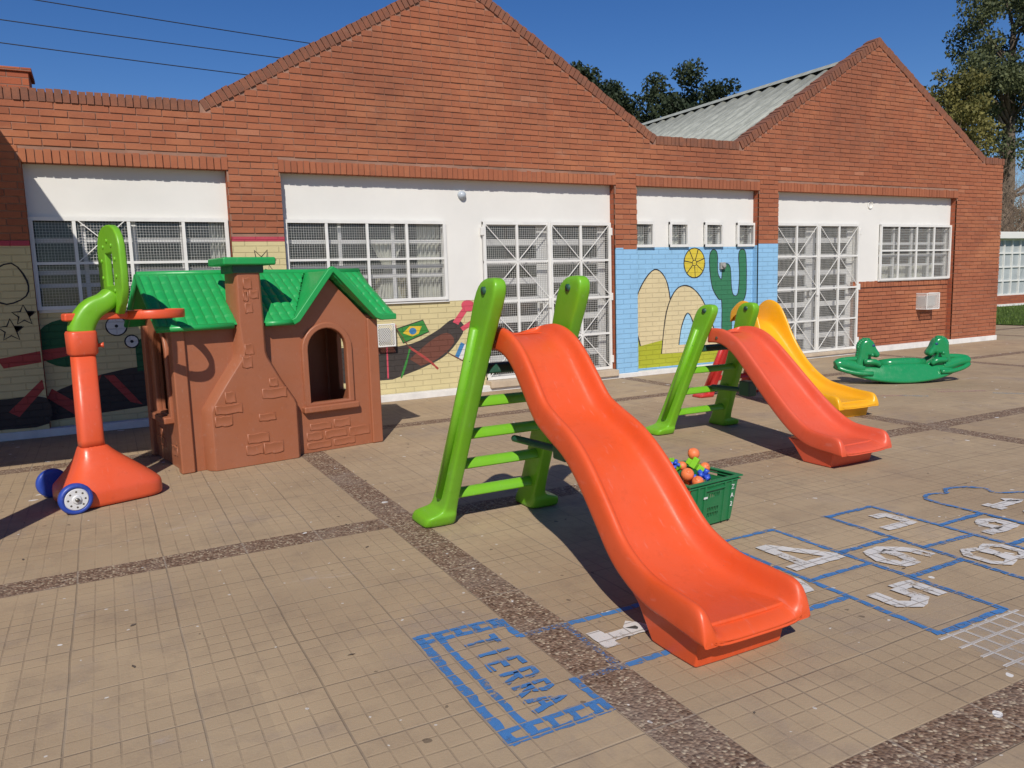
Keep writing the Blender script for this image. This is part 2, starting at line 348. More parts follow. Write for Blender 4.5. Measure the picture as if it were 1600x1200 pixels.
M['orange'] = plastic('bright_orange_plastic', (.73, .088, .017)); M['coral'] = plastic('coral_red_plastic', (.70, .092, .036), fade=.14); M['lime'] = plastic('lime_green_plastic', (.165, .44, .012))
M['green'] = plastic('green_roof_plastic', (.012, .33, .075), .33); M['brown'] = plastic('brown_plastic', (.335, .112, .050), .42); M['hoop_orange'] = plastic('hoop_orange_plastic', (.72, .095, .03), .33)
M['dk_green'] = plastic('dark_green_plastic', (.012, .075, .045), .4); M['yellow'] = plastic('yellow_plastic', (.85, .40, .006), .32); M['red'] = plastic('red_plastic', (.52, .025, .022), .36)
M['rocker'] = plastic('rocker_green_plastic', (.010, .235, .075), .2, .06); M['blue_rubber'] = plastic('blue_wheel_plastic', (.02, .06, .36), .4); M['wheel_white'] = plastic('white_wheel_plastic', (.68, .68, .68), .4)
M['crate'] = plastic('crate_green_plastic', (.012, .17, .055), .4); M['toy_orange'] = plastic('toy_orange_plastic', (.86, .20, .06), .45); M['toy_blue'] = plastic('toy_blue_plastic', (.03, .10, .58), .35); M['toy_green'] = plastic('toy_green_plastic', (.22, .55, .015), .4)
M['marker'] = plain('white_marker_ink', (.7, .7, .68), .6, .1); M['bolt'] = plain('dull_bolt_metal', (.25, .23, .2), .4, .1, 30, .1, metal=.8); M['dark_eye'] = plain('eye_sticker_blue', (.02, .05, .16), .4, .1)
M['cable'] = plain('black_cable', (.02, .02, .025), .5, .1); M['pole'] = plain('weathered_pole', (.18, .15, .12), .9, .2, 6, .4)
def leafmat(name, a, b, c=None):
    n = NB(name); at = n.node('ShaderNodeAttribute', attribute_name='tone'); t = n.sep(at.outputs['Color'])[0]
    col = n.mix(t, lin(a), lin(b)); n.set(col, .65, None, .25)
    tl = n.node('ShaderNodeBsdfTranslucent'); n.link(col, tl.inputs[0]); mx = n.node('ShaderNodeMixShader'); mx.inputs[0].default_value = .22
    n.link(n.b.outputs[0], mx.inputs[1]); n.link(tl.outputs[0], mx.inputs[2]); n.link(mx.outputs[0], n.out.inputs[0]); return n.m
M['leaf_dark'] = leafmat('dark_conifer_leaf', (.022, .036, .020), (.065, .085, .040)); M['leaf_euc'] = leafmat('eucalyptus_leaf', (.045, .062, .030), (.14, .155, .065)); M['leaf_olive'] = leafmat('olive_gold_leaf', (.10, .10, .03), (.24, .21, .06))
M['bark'] = plain('bark', (.13, .10, .075), .95, .3, 5, .6); M['twig'] = plain('dry_twig_bark', (.22, .16, .11), .95, .3, 6, .4)
n = NB('lawn'); P = n.pos(); M['lawn'] = n.set(n.mix(n.ramp(n.noise(3, P, 6), .3, .7), lin((.05, .09, .018)), lin((.12, .17, .035))), .9, n.bump(n.noise(40, P, 5), 1, .04), .1)
M['grass'] = leafmat('grass_blade', (.06, .11, .018), (.15, .22, .045))

# ================================================================== SETTING
mb = MB(); mb.add([(-150, -60, 0), (300, -60, 0), (300, 300, 0), (-150, 300, 0)], [(0, 1, 2, 3)]); struct(mb.build('pavement', M['paving']))
mb = MB(); mb.add([(20.7, -20, .02), (120, -20, .02), (120, 200, .02), (20.7, 200, .02)], [(0, 1, 2, 3)]); struct(mb.build('lawn', M['lawn']))
mb = MB()
for i in range(9000):
    x = 20.72+14*random.random()**1.4; y = random.uniform(8.5, 17.2); h = random.uniform(.03, .10); a = random.uniform(0, pi); wd = .012; mb.cur = random.random()
    dx, dy = cos(a)*wd, sin(a)*wd; tx, ty = random.uniform(-.03, .03), random.uniform(-.03, .03)
    mb.add([(x-dx, y-dy, .02), (x+dx, y+dy, .02), (x+tx, y+ty, .02+h)], [(0, 1, 2)])
tag(mb.build('grass', M['grass'], tone=True), 'short green grass beyond the end of the brick building', 'grass', kind='stuff')

# ------------------------------------------------------------------ school building
YF = 9.53; DR = .13; YR = YF+DR; SR = YR/YF
def rp(X, Z): return X*SR, 1.5+(Z-1.5)*SR        # a point read on the front plane, moved onto the recessed plane
B = empty('school_building', (0, YF, 0), label='long red brick school building with two pointed gables and white window bays', cat='building')
def bp(o): o.matrix_parent_inverse = Matrix.Translation((0, -YF, 0)); return o
def part(name, mb, mat, **kw):
    p = kw.pop('parent', B); lab = kw.pop('label', None); o = mb.build(name, mat, p, **kw)
    if p is B: bp(o)
    return tag(o, lab)
def boxes(name, mat, lst, **kw):
    for a, b in lst: m = MB(); m.box(a, b); part(name, m, mat, **dict(kw))
SIL = [(-3.2, 0), (16.42, 0), (16.38, 3.66), (15.77, 3.66), (12.50, 5.56), (9.23, 3.60), (7.56, 3.59), (4.37, 5.44), (1.16, 3.60), (-3.2, 3.58)]
BAYS = [(-.60, 1.40, 2.87, 'a'), (2.0, 6.80, 2.87, 'b'), (7.20, 9.68, 2.87, 'c'), (10.12, 14.93, 2.87, 'd')]
def top_at(x):
    P = [p for p in SIL[2:]][::-1]
    for a, b in zip(P[:-1], P[1:]):
        if a[0] <= x <= b[0]: return a[1]+(b[1]-a[1])*(x-a[0])/(b[0]-a[0])
    return 3.6
# mortar core with the four openings
outer = [(-3.2, 0), (-.60, 0), (-.60, 2.87), (1.40, 2.87), (1.40, 0), (2.0, 0), (2.0, 2.87), (6.8, 2.87), (6.8, 0), (7.2, 0), (7.2, 2.87), (9.68, 2.87), (9.68, 0), (10.12, 0), (10.12, 2.87), (14.93, 2.87), (14.93, 0)]+[(a, b) for a, b in SIL[1:]]
outer = [(x, z-(.02 if z > 3 else 0)) for x, z in outer]
o = poly('wall_core', M['mortar'], outer, t=DR-.010, M=XZ, parent=B, off=(0, YF+DR/2+.005, 0)); bp(o)
PAINTED = [(1.40, 2.0, 2.11), (-3.2, -.60, 2.07), (6.80, 7.20, 1.95), (9.68, 10.12, 2.0)]
COURSE = .074; BL = .257
def tone(x, z):
    return min(1, max(0, random.gauss(.5, .13)+.10*sin(x*1.3+z*2)))
def brickrow(mb, x0, x1, zc, y, ph, h=.062):
    """one course of stretchers from x0 to x1"""
    k = math.floor((x0-ph)/BL); x = ph+k*BL
    while x < x1:
        a, b = max(x+.005, x0), min(x+BL-.005, x1)
        if b-a > .02:
            j = random.uniform(-.003, .003); s = random.uniform(-.0025, .0025); s2 = s+random.uniform(-.002, .002); e = random.uniform(-.002, .002); mb.cur = tone(a, zc)
            zb, zt = zc-h/2, zc+h/2; y0 = y+j
            mb.add([(a, y0, zb+s), (b, y0, zb+s2), (b, y+.03, zb+s2), (a, y+.03, zb+s), (a, y0+e, zt+s), (b, y0+e, zt+s2), (b, y+.03, zt+s2), (a, y+.03, zt+s)],
                   [(0,3,2,1),(4,5,6,7),(0,1,5,4),(1,2,6,5),(2,3,7,6),(3,0,4,7)])
        x += BL
def soldiers(mb, p, q, hgt, y, depth=.05, pitch=.0745, out=0):
    """a row of bricks on edge from p to q (x,z = lower edge), standing square to the line"""
    p, q = Vector(p), Vector(q); L = (q-p).length; t = (q-p)/L; nn = Vector((-t.y, t.x)); k = round(L/pitch)
    for i in range(k):
        a = p+t*(L*i/k+.005); b = p+t*(L*(i+1)/k-.005); j = random.uniform(-.007, .005); e = random.uniform(-.007, .007); mb.cur = tone(a.x, a.y)*.9
        c = [a, b, b+nn*(hgt+e), a+nn*(hgt+e+random.uniform(-.003, .003))]
        mb.add([(v.x, y+j, v.y) for v in c]+[(v.x, y+depth, v.y) for v in c], [(0,1,2,3),(4,7,6,5),(0,4,5,1),(1,5,6,2),(2,6,7,3),(3,7,4,0)])
mb = MB(); nrow = int(5.6/COURSE)
for r in range(nrow):
    zc = .037+r*COURSE; ph = (BL/2 if r % 2 else 0)+random.uniform(-.01, .01)
    # spans of wall at this height
    segs = []
    if zc < 2.87+.13:
        if zc < 2.84:
            segs = [(-3.2, -.60), (1.40, 2.0), (6.80, 7.20), (9.68, 10.12), (14.93, 16.41)]
        else: segs = [(-3.2, -.62), (1.42, 1.98), (6.82, 7.18), (9.70, 10.10), (14.95, 16.40)] if zc < 3.0 else []
    if not segs and zc >= 2.87:
        xs = [i*.02-3.2 for i in range(981)]; on = False
        for x in xs:
            ok = top_at(x)-.125 > zc+.02
            if ok and not on: st = x; on = True
            if not ok and on: segs.append((st, x)); on = False
        if on: segs.append((st, 16.39))
    for a, b in segs:
        # painted stretches are laid separately
        cut = [(a, b)]
        for (p0, p1, pz) in PAINTED:
            if zc < pz: cut = [(u, v) for u, v in cut if not (u >= p0-.03 and v <= p1+.03)]
        for u, v in cut: brickrow(mb, u, v, zc, YF, ph)
part('brickwork', mb, M['brick'], tone=True)
for x0, x1, z, _ in BAYS: mb = MB(); soldiers(mb, (x0-.02, z-.008), (x1+.02, z-.008), .135, YF-.004, .12); part('lintel_course', mb, M['brick'], tone=True)
mb = MB(); soldiers(mb, (12.14, 1.305-.10), (14.93, 1.305-.10), .105, YR-.01, .06); part('sill_course', mb, M['brick'], tone=True)
mb = MB(); cp = SIL[3:][::-1]
for a, b in zip(cp[:-1], cp[1:]):
    A, Bv = Vector(a), Vector(b); t = (Bv-A).normalized(); nn = Vector((-t.y, t.x)); soldiers(mb, A-nn*.115, Bv-nn*.115, .125, YF-.008, .24, .0735)
soldiers(mb, (15.77, 3.545), (16.40, 3.545), .125, YF-.008, .24, .0735)
part('coping', mb, M['old_brick'], tone=True)
# painted pillars
for (x0, x1, pz) in PAINTED:
    mb = MB(); mb.box((x0 if x0 > -2 else -3.2, YF, 0), (x1, YF+.05, pz))
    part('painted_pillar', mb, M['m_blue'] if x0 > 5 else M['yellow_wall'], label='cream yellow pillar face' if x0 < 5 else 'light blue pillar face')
for x0, x1, z in ((1.40, 2.0, 2.11), (-3.2, -.60, 2.07)):
    mb = MB(); mb.box((x0, YF-.003, z-.055), (x1, YF+.02, z)); part('painted_band', mb, M['m_band'], label='pinkish red painted band')
# raised block at the left end of the parapet and the building's flanks
mb = MB(); mb.box((-3.2, YF+.02, 3.56), (-.45, YF+.5, 3.76)); mb.box((-3.2, YF, 3.76), (-.42, YF+.54, 3.80)); part('parapet_block', mb, M['brick_xz'], bevel=.006)
boxes('side_wall', M['brick_yz'], [((16.20, YF+DR, 0), (16.40, 24, 3.55)), ((-3.2, YF+DR, 0), (-3.0, 24, 3.5))])
mb = MB(); mb.box((-3.2, 24, 0), (16.4, 24.2, 3.5)); part('rear_wall', mb, M['brick_xz'])
# reveals (sides and head of each recess)
for x0, x1, z, _ in BAYS:
    boxes('reveal', M['brick_yz'], [((x0-.1, YF+.035, 0), (x0+.003, YR+.02, z-.004)), ((x1-.003, YF+.035, 0), (x1+.1, YR+.02, z-.004))])
    boxes('recess_soffit', M['brick_xz'], [((x0+.004, YF+.1, z-.003), (x1-.004, YR+.02, z+.1))])
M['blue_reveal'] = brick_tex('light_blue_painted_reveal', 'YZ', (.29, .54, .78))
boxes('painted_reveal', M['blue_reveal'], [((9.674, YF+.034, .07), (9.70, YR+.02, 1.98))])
# recessed walls
WW = MB(); YW = MB(); BW = MB(); WB = YR+.16
def w_(mb, x0, x1, z0, z1, y0=YR): mb.box((x0, y0, z0), (x1, WB, z1))
AX0, AX1 = rp(-.71, 0)[0], 1.39; z_t = rp(0, 2.31)[1]; zA = rp(0, 1.345)[1]
w_(WW, -.7, 1.45, z_t, 2.95); w_(YW, -.7, 1.45, 0, zA)
w_(WW, 1.385, 1.45, zA, z_t)
bx1 = rp(4.07, 0)[0]; zB = rp(0, 1.29)[1]; dx0, dx1 = rp(4.61, 0)[0], 6.78
w_(WW, 1.95, 6.9, z_t, 2.95); w_(WW, bx1, dx0, zB-.02, z_t); w_(YW, 1.95, dx0, 0, zB-.02); w_(WW, 1.95, 2.02, zB, z_t)
zC = rp(0, 1.955)[1]; SW = [(7.18, 7.50), (7.79, 8.17), (8.49, 8.88), (9.17, 9.565)]; SW = [(a*SR, b*SR) for a, b in SW]; zC1 = rp(0, 2.335)[1]
SW[0] = (7.215, SW[0][1]); w_(WW, 7.15, 9.75, zC1, 2.95); xx = 7.15
for a, b in SW: w_(WW, xx, a, zC, zC1); xx = b
w_(WW, xx, 9.75, zC, zC1)
BM = MB(); w_(BM, 7.15, 9.75, 0, zC)
d0, d1 = 10.14, rp(12.09, 0)[0]; z_d = rp(0, 2.335)[1]; e0, e1 = rp(12.66, 0)[0], rp(14.73, 0)[0]; zD = 1.308
w_(WW, 10.1, 15.0, z_d, 2.95); w_(WW, d1, e0, zD, z_d); w_(WW, e1, 15.0, zD, z_d)
w_(BW, d1, 15.0, 0, zD-.001, YR+.02)
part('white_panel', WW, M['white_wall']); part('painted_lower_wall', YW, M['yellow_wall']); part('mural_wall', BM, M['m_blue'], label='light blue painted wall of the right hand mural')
part('lower_wall', BW, M['mortar'])
mb = MB()
for r in range(16):
    zc = .037+r*COURSE
    if zc < 1.18: brickrow(mb, d1, 14.95, zc, YR, (BL/2 if r % 2 else 0))
part('lower_brickwork', mb, M['brick'], tone=True)
boxes('skirting', M['skirting'], [((-3.2, YF-.022, 0), (dx0-.02, YF+.1, .085)), ((6.80, YF-.022, 0), (10.14, YF+.1, .07)), ((12.15, YF-.022, 0), (16.43, YF+.1, .10)), ((16.38, YF+.1, 0), (16.42, 20, .09)),
    ((dx0-.02, YF-.02, 0), (6.80, YF+.1, .05)), ((10.14, YF-.02, 0), (12.15, YF+.1, .04))], bevel=.006)
boxes('threshold', M['sill'], [((dx0-.02, YF-.06, .05), (6.80, YR+.3, .14)), ((10.12, YF-.05, .04), (12.17, YR+.3, .09))], bevel=.006)

def bars(mb, segs, y, wd=.03, dp=.02):
    for (x0, z0), (x1, z1) in segs:
        v = Vector((x1-x0, 0, z1-z0)); L = v.length; a = math.atan2(z1-z0, x1-x0)
        mb.box((0, -dp/2, -wd/2), (L, dp/2, wd/2), Matrix.Translation((x0, y, z0)) @ Matrix.Rotation(-a, 4, 'Y'))
def wiremesh(mb, x0, x1, z0, z1, y, p=.030, t=.0017):
    k = int((x1-x0)/p)
    for i in range(1, k): x = x0+(x1-x0)*i/k; mb.box((x-t, y-t, z0), (x+t, y+t, z1))
    k = int((z1-z0)/p)
    for i in range(1, k): z = z0+(z1-z0)*i/k; mb.box((x0, y+t, z-t), (x1, y+3*t, z+t))
def grille(xs, zs, diag=(), mesh=True, double=None, name='security_grille', parent=None, wd=.034):
    f = MB(); y = YR-.03; x0, x1, z0, z1 = xs[0], xs[-1], zs[0], zs[-1]; e = .02
    S = [((x0+e, z0), (x0+e, z1)), ((x1-e, z0), (x1-e, z1)), ((x0, z0+e), (x1, z0+e)), ((x0, z1-e), (x1, z1-e))]
    bars(f, S[:2], y, .04, .034); bars(f, S[2:], y+.001, .04, .03)
    bars(f, [((x, z0), (x, z1)) for x in xs[1:-1]], y+.002, wd, .026); bars(f, [((x0, z), (x1, z)) for z in zs[1:-1]], y+.003, wd*.85, .022)
    if double: bars(f, [((double-.022, z0), (double-.022, z1)), ((double+.022, z0), (double+.022, z1))], y-.006, .03, .034)
    bars(f, diag, y-.008, .010, .009)
    o = bp(f.build(name, M['white_steel'], parent or B))
    if mesh:
        m = MB(); wiremesh(m, x0+.03, x1-.03, z0+.03, z1-.03, y+.022); q = m.build('wire_mesh', M['steel_mesh'], o)
    return o
def window(x0, x1, z0, z1, cols, rows, parent=B, y=YR+.09):
    f = MB(); w2 = .045
    for x in [x0+(x1-x0)*i/cols for i in range(cols+1)]: f.box((max(x0, x-w2/2), y-.02, z0), (min(x1, x+w2/2), y+.02, z1))
    for z in rows: f.box((x0, y-.017, max(z0, z-w2/2)), (x1, y+.017, min(z1, z+w2/2)))
    o = bp(f.build('window', M['frame_white'], parent)); p = MB(); p.box((x0+.01, y-.003, z0+.01), (x1-.01, y+.003, z1-.01)); p.build('pane', M['glass'], o)
    return o
# bay A
xa = [rp(v, 0)[0] for v in (-.71, -.18, .34, .89)]+[1.385]; zm = rp(0, 1.83)[1]
xa[0] = -.598
grille(xa, [zA, zm, z_t], [((xa[1], z_t), ((xa[1]+xa[2])/2, (zm+z_t)/2)), ((xa[2], z_t), (xa[1], zm))])
window(-.60, 1.39, zA, z_t, 4, [zA, 1.60, 1.74, 2.08, z_t])
# bay B
xb = [2.02]+[rp(v, 0)[0] for v in (2.50, 3.01, 3.53)]+[bx1]
grille(xb, [zB, zm, z_t]); window(2.02, bx1, zB, z_t, 3, [zB, 1.62, 1.74, 2.06, z_t])
# small windows
for a, b in SW: grille([a, b], [zC, zC1]); window(a, b, zC, zC1, 1, [zC, zC1])
# bay D window
xd = [e0]+[e0+(e1-e0)*i/4 for i in (1, 2, 3)]+[e1]
grille(xd, [1.315, rp(0, 1.86)[1], z_d], mesh=True); window(e0, e1, 1.315, z_d, 4, [1.32, 1.60, 1.78, 2.0, z_d])
boxes('window_sill', M['white_steel'], [((e0-.02, YR-.035, 1.30), (e1+.02, YR+.05, 1.325)), ((2.005, YR-.03, zB-.03), (bx1+.02, YR+.05, zB)), ((-.59, YR-.02, zA-.03), (1.39, YR+.05, zA))], bevel=.003)
# gate grilles and the doors behind them
def gate(x0, x1, z0, z1):
    xm = (x0+x1)/2; xs = [x0, (x0+xm)/2, xm, (x1+xm)/2, x1]; zs = [z0+(z1-z0)*i/4 for i in range(5)]; dg = []
    for i in range(4):
        for j in range(4):
            if (i+j) % 2 == 1: dg.append(((xs[i], zs[j+1]), (xs[i+1], zs[j])))
            else: dg.append(((xs[i], zs[j]), (xs[i+1], zs[j+1])))
    o = grille(xs, zs, dg, True, xm, 'gate_grille')
    for z in (z0+.15, (z0+z1)/2, z1-.13):
        for x in (x0-.012, x1+.012): h = MB(); h.box((x-.022, YR-.06, z-.055), (x+.022, YR-.012, z+.055)); h.build('hinge', M['white_steel'], o, bevel=.006)
    l = MB(); l.box((xm-.05, YR-.075, (z0+z1)/2-.12), (xm-.01, YR-.045, (z0+z1)/2+.02)); l.build('latch', M['white_steel'], o, bevel=.004)
    d = MB(); y = YR+.14
    for a, b in ((x0, xm), (xm, x1)):
        d.box((a, y-.02, z0), (a+.09, y+.02, z1)); d.box((b-.13, y-.021, z0), (b, y+.019, z1))
        for i in range(9): z = z0+(z1-z0)*i/8; d.box((a+.09, y-.018, max(z0, z-.045)), (b-.13, y+.018, min(z1, z+.045)))
    dd = bp(d.build('door', M['frame_white'], B, bevel=.003)); p = MB(); p.box((x0+.02, y-.004, z0+.02), (x1-.02, y+.004, z1-.02)); p.build('pane', M['glass'], dd)
    k = MB(); k.box((xm-.10, y-.06, 1.05), (xm-.07, y-.02, 1.18)); k.build('handle', M['bolt'], dd, bevel=.004)
gate(dx0, dx1, .145, z_t); gate(d0, d1, .095, z_d)
# classrooms
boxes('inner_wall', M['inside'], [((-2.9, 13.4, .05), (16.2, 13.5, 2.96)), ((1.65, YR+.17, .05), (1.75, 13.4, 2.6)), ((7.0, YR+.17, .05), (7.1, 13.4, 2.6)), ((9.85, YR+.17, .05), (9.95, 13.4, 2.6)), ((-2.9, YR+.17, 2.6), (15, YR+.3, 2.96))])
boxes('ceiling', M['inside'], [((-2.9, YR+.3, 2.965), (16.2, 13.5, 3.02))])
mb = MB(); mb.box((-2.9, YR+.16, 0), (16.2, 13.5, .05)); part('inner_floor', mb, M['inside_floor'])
def cloth(name, x0, x1, z0, z1, y, mat, folds=7, amp=.03, tie=None):
    m = MB(); nx = folds*8; rows = []
    for j in range(15):
        z = z1+(z0-z1)*j/14; row = []
        k = 1.0
        if tie: k = .22+.78*min(1, abs(z-tie)/(z1-tie if z > tie else (tie-z0)*1.6))
        for i in range(nx+1):
            u = i/nx; x = (x0+x1)/2+(u-.5)*(x1-x0)*k; row.append((x, y+amp*sin(u*folds*2*pi+.3*j*.1), z))
        rows.append(row)
    m.loft(rows, closed=False); return tag(bp(m.build(name, mat, B, smooth=True)))
cloth('curtain', 3.12, 3.62, 1.33, 2.10, YR+.16, M['curtain'], 7, .02, 1.72); cloth('curtain', 3.2, 3.62, 1.30, 1.62, YR+.20, M['curtain_tan'], 6, .02)
cloth('curtain', 3.80, 4.12, 1.3, 2.35, YR+.2, M['curtain'], 5); cloth('curtain', 1.2, 1.42, 1.35, 2.3, YR+.2, M['curtain'], 4)
cloth('curtain', 13.1, 14.8, 1.3, 1.62, YR+.22, M['curtain'], 22, .02)
for a in SW: cloth('curtain', a[0]+.14, a[1]-.02, 1.9, 2.3, YR+.2, M['curtain'], 3, .012)
# lamps, vents, fittings
def roundlamp(x, z, r):
    m = MB(); m.lathe([(r, 0), (r, .015), (r*.85, .045), (r*.5, .065), (.004, .072)], 20, Matrix.Translation((x, YR, z)) @ Matrix.Rotation(pi/2, 4, 'X'))
    bp(m.build('wall_lamp', M['lamp_glass'], B, smooth=True))
roundlamp(4.39, 2.665, .058)
m = MB(); m.lathe([(.07, 0), (.07, .012), (.055, .02), (.055, .008), (.004, .008)], 18, Matrix.Translation((12.56, YR, 2.69)) @ Matrix.Rotation(pi/2, 4, 'X')); bp(m.build('wall_lamp', M['white_wall'], B, smooth=True))
m = MB(); m.box((8.94, YR-.05, 1.60), (9.04, YR, 1.71)); m.lathe([(.035, 0), (.035, .03), (.02, .035)], 14, Matrix.Translation((8.99, YR-.05, 1.655)) @ Matrix.Rotation(pi/2, 4, 'X')); bp(m.build('junction_box', M['grey_box'], B, bevel=.006))
def vent(x0, x1, z0, z1, dp):
    m = MB(); y0 = YR-dp; t = .006
    for a, b, c, d_ in ((x0, x1, z0, z1),):
        e = [((a, y0, z0), (b, y0, z0)), ((a, y0, z1), (b, y0, z1)), ((a, y0, z0), (a, y0, z1)), ((b, y0, z0), (b, y0, z1))]
        for x in (a, b):
            for z in (z0, z1): e.append(((x, y0, z), (x, YR, z)))
        for p, q in e: m.tube([p, q], .009, 6)
    k = 8
    def lat(P0, U, V):
        P0, U, V = Vector(P0), Vector(U), Vector(V)
        for i in range(-k+1, k):
            s0, s1 = max(0, i/k), min(1, 1+i/k); m.tube([P0+U*s0+V*(s0-i/k), P0+U*s1+V*(s1-i/k)], .0036, 4); m.tube([P0+U*s0+V*(1-(s0-i/k)), P0+U*s1+V*(1-(s1-i/k))], .0036, 4)
    W, H = x1-x0, z1-z0
    lat((x0, y0, z0), (W, 0, 0), (0, 0, H)); lat((x0, YR, z0), (0, -dp, 0), (0, 0, H)); lat((x1, YR, z0), (0, -dp, 0), (0, 0, H))
    o = bp(m.build('vent_cage', M['white_steel'], B)); q = MB(); q.box((x0+.04, y0+.05, z0+.05), (x1-.04, YR, z1-.05)); q.build('heater_outlet', M['grey_box'], o, bevel=.02)
vent(3.10, 3.33, .72, 1.0, .10); vent(13.98, 14.36, .74, 1.04, .22)
# ------------------------------------------------------------------ roofs
def corrug(xa_, za_, xb_, zb_, y0, y1, pitch=.34, amp=.042):
    m = MB(); k = int((y1-y0)/pitch)*8; rows = []
    for i in range(k+1):
        y = y0+(y1-y0)*i/k; dz = amp*sin(2*pi*(y-y0)/pitch); rows.append([(xa_, y, za_+dz), (xb_, y, zb_+dz), (xb_, y, zb_+dz-.03), (xa_, y, za_+dz-.03)])
    m.loft(rows); return m
for (xl, xc, xr, zr) in ((1.3, 4.37, 7.45, 5.22), (9.3, 12.50, 15.7, 5.30)):
    for x_ in (xl, xr): part('roof', corrug(x_, 3.50, xc+(.0 if x_ < xc else 0), zr, YF+.26, 22), M['roofing'], smooth=True)
    m = MB(); m.loft([[(xc-.16, y, zr-.03), (xc-.05, y, zr+.05), (xc, y, zr+.075), (xc+.05, y, zr+.05), (xc+.16, y, zr-.03)] for y in (YF+.24, 22)], closed=False); part('roof_ridge', m, M['roofing'])
boxes('flat_roof', M['flat_roof'], [((-3.2, YF+.25, 3.35), (1.5, 24, 3.42)), ((7.2, YF+.25, 3.35), (9.5, 24, 3.42)), ((15.5, YF+.25, 3.35), (16.3, 24, 3.42))])
for x_ in (4.37, 12.5): mb = MB(); mb.add([(x_-3.2, 22, 3.3), (x_+3.2, 22, 3.3), (x_, 22, 5.22)], [(0, 1, 2)]); part('rear_gable', mb, M['brick_xz'])

# ------------------------------------------------------------------ murals (paint on the recessed walls)
LAYER = [0]
def mshape(name, pts, mat, parent, y=YR, lay=1): o = poly(name, M[mat], pts, t=.001, M=XZ, parent=parent, off=(0, y-.0006-.0011*lay, 0)); return o
def mstroke(pts, wd, parent, mat='m_black', y=YR, lay=6, name='outline', closed=False, sm=3):
    pts = smooth_path(pts, sm) if sm else pts
    if closed: pts = pts+[pts[0]]
    return mshape(name, ribbon(pts, wd, .25), mat, parent, y, lay)
def ell(cx, cz, a, b, n=24, rot=0): return [(cx+a*cos(2*pi*i/n)*cos(rot)-b*sin(2*pi*i/n)*sin(rot), cz+a*cos(2*pi*i/n)*sin(rot)+b*sin(2*pi*i/n)*cos(rot)) for i in range(n)]
def mparts(nm): return bp(MB().build(nm, M['m_black'], B)) if False else None
def mural_root(name, mesh_pts, mat, label):
    o = mshape(name, mesh_pts, mat, B, lay=0.5); bp(o); o['label'] = label; return o
# right mural: plain stand-in - lime hills, sand mounds, a sun disc and a cactus on light blue
mr = mural_root('mural', [(7.21, .10), (7.21, .62), (7.5, .72), (8.1, .80), (8.9, .60), (9.675, .50), (9.675, .09)], 'm_lime', 'lime green hill band with sand mounds, yellow sun disc and cactus on blue')
def hill(pts, mat, lay):
    s = smooth_path(pts, 5); q = mshape('mound', s, mat, mr, lay=lay); mstroke(pts, .018, mr, lay=lay+.4, sm=5); return q
hill([(7.34, .45), (7.22, .95), (7.35, 1.35), (7.62, 1.62), (7.85, 1.45), (7.95, 1.0), (8.0, .55)], 'm_tan', 1)
hill([(7.75, .30), (7.85, .95), (8.05, 1.30), (8.32, 1.34), (8.60, 1.10), (8.85, .60), (8.95, .28)], 'm_tan', 2)
hill([(8.10, .42), (8.16, .72), (8.28, .92), (8.40, .74), (8.46, .42)], 'm_cyan', 3)
sd = mshape('sun_disc', ell(8.42, 1.71, .215, .235), 'm_sun', mr, lay=2); mstroke(ell(8.42, 1.71, .215, .235)+[(8.635, 1.71)], .016, mr, lay=2.6, sm=0)
for i in range(7): a = .3+i*2*pi/7; mstroke([(8.42+.045*cos(a), 1.71+.045*sin(a)), (8.42+.21*cos(a), 1.71+.23*sin(a))], .013, mr, lay=2.8, sm=0)
mstroke(ell(8.42, 1.71, .045, .045, 12)+[(8.465, 1.71)], .012, mr, lay=2.9, sm=0)
cac = smooth_path([(9.00, .50), (9.00, 1.06), (8.93, 1.12), (8.80, 1.30), (8.74, 1.60), (8.74, 1.84), (8.82, 1.92), (8.90, 1.84), (8.91, 1.55), (8.99, 1.44), (9.01, 1.62), (9.09, 1.69), (9.18, 1.62), (9.21, 1.30), (9.26, 1.17), (9.35, 1.20), (9.38, 1.50), (9.36, 1.84), (9.44, 1.92), (9.52, 1.84), (9.54, 1.45), (9.52, 1.16), (9.40, 1.0), (9.24, .92), (9.22, .50)], 4)
mshape('cactus', cac, 'm_cactus', mr, lay=2.5); mshape('outline', ribbon(cac, .014, .2), 'm_black', mr, lay=2.9)
# left mural: plain stand-in - a dark winding band with ribbons, two flags, a green patch and stars
ml = mural_root('mural', smooth_path([(-.6, .15), (-.6, .42), (.2, .66), (1.39, .66), (1.39, .30), (.4, .22)], 4), 'm_dark', 'dark winding band with green patch, red ribbons and stars on cream wall')
mshape('green_patch', ell(-.36, .98, .30, .26, 22), 'm_dkgreen', ml, lay=2); mshape('green_patch', [(.30, .62), (.30, .95), (.62, 1.12), (.60, .98), (.78, 1.05), (1.05, .98), (.7, .66)], 'm_dkgreen', ml, lay=2.2)
for cx, cz, r in ((.13, 1.14, .105), (.27, .96, .07)): mshape('disc', ell(cx, cz, r, r), 'm_white', ml, lay=2.8); mstroke(ell(cx, cz, r, r)+[(cx+r, cz)], .013, ml, lay=3.2, sm=0); mshape('disc', ell(cx, cz, .018, .018, 10), 'm_black', ml, lay=3.3)
mshape('ribbon', [(-.6, .92), (-.38, .94), (-.1, .86), (-.38, .84), (-.6, .80)], 'm_red', ml, lay=3)
mshape('ribbon', [(-.55, .50), (-.30, .30), (-.16, .55), (-.06, .62), (-.22, .22), (-.34, .18), (-.6, .40)], 'm_red', ml, lay=3); mshape('ribbon', [(-.04, .60), (.06, .60), (.32, .24), (.20, .28)], 'm_red', ml, lay=3)
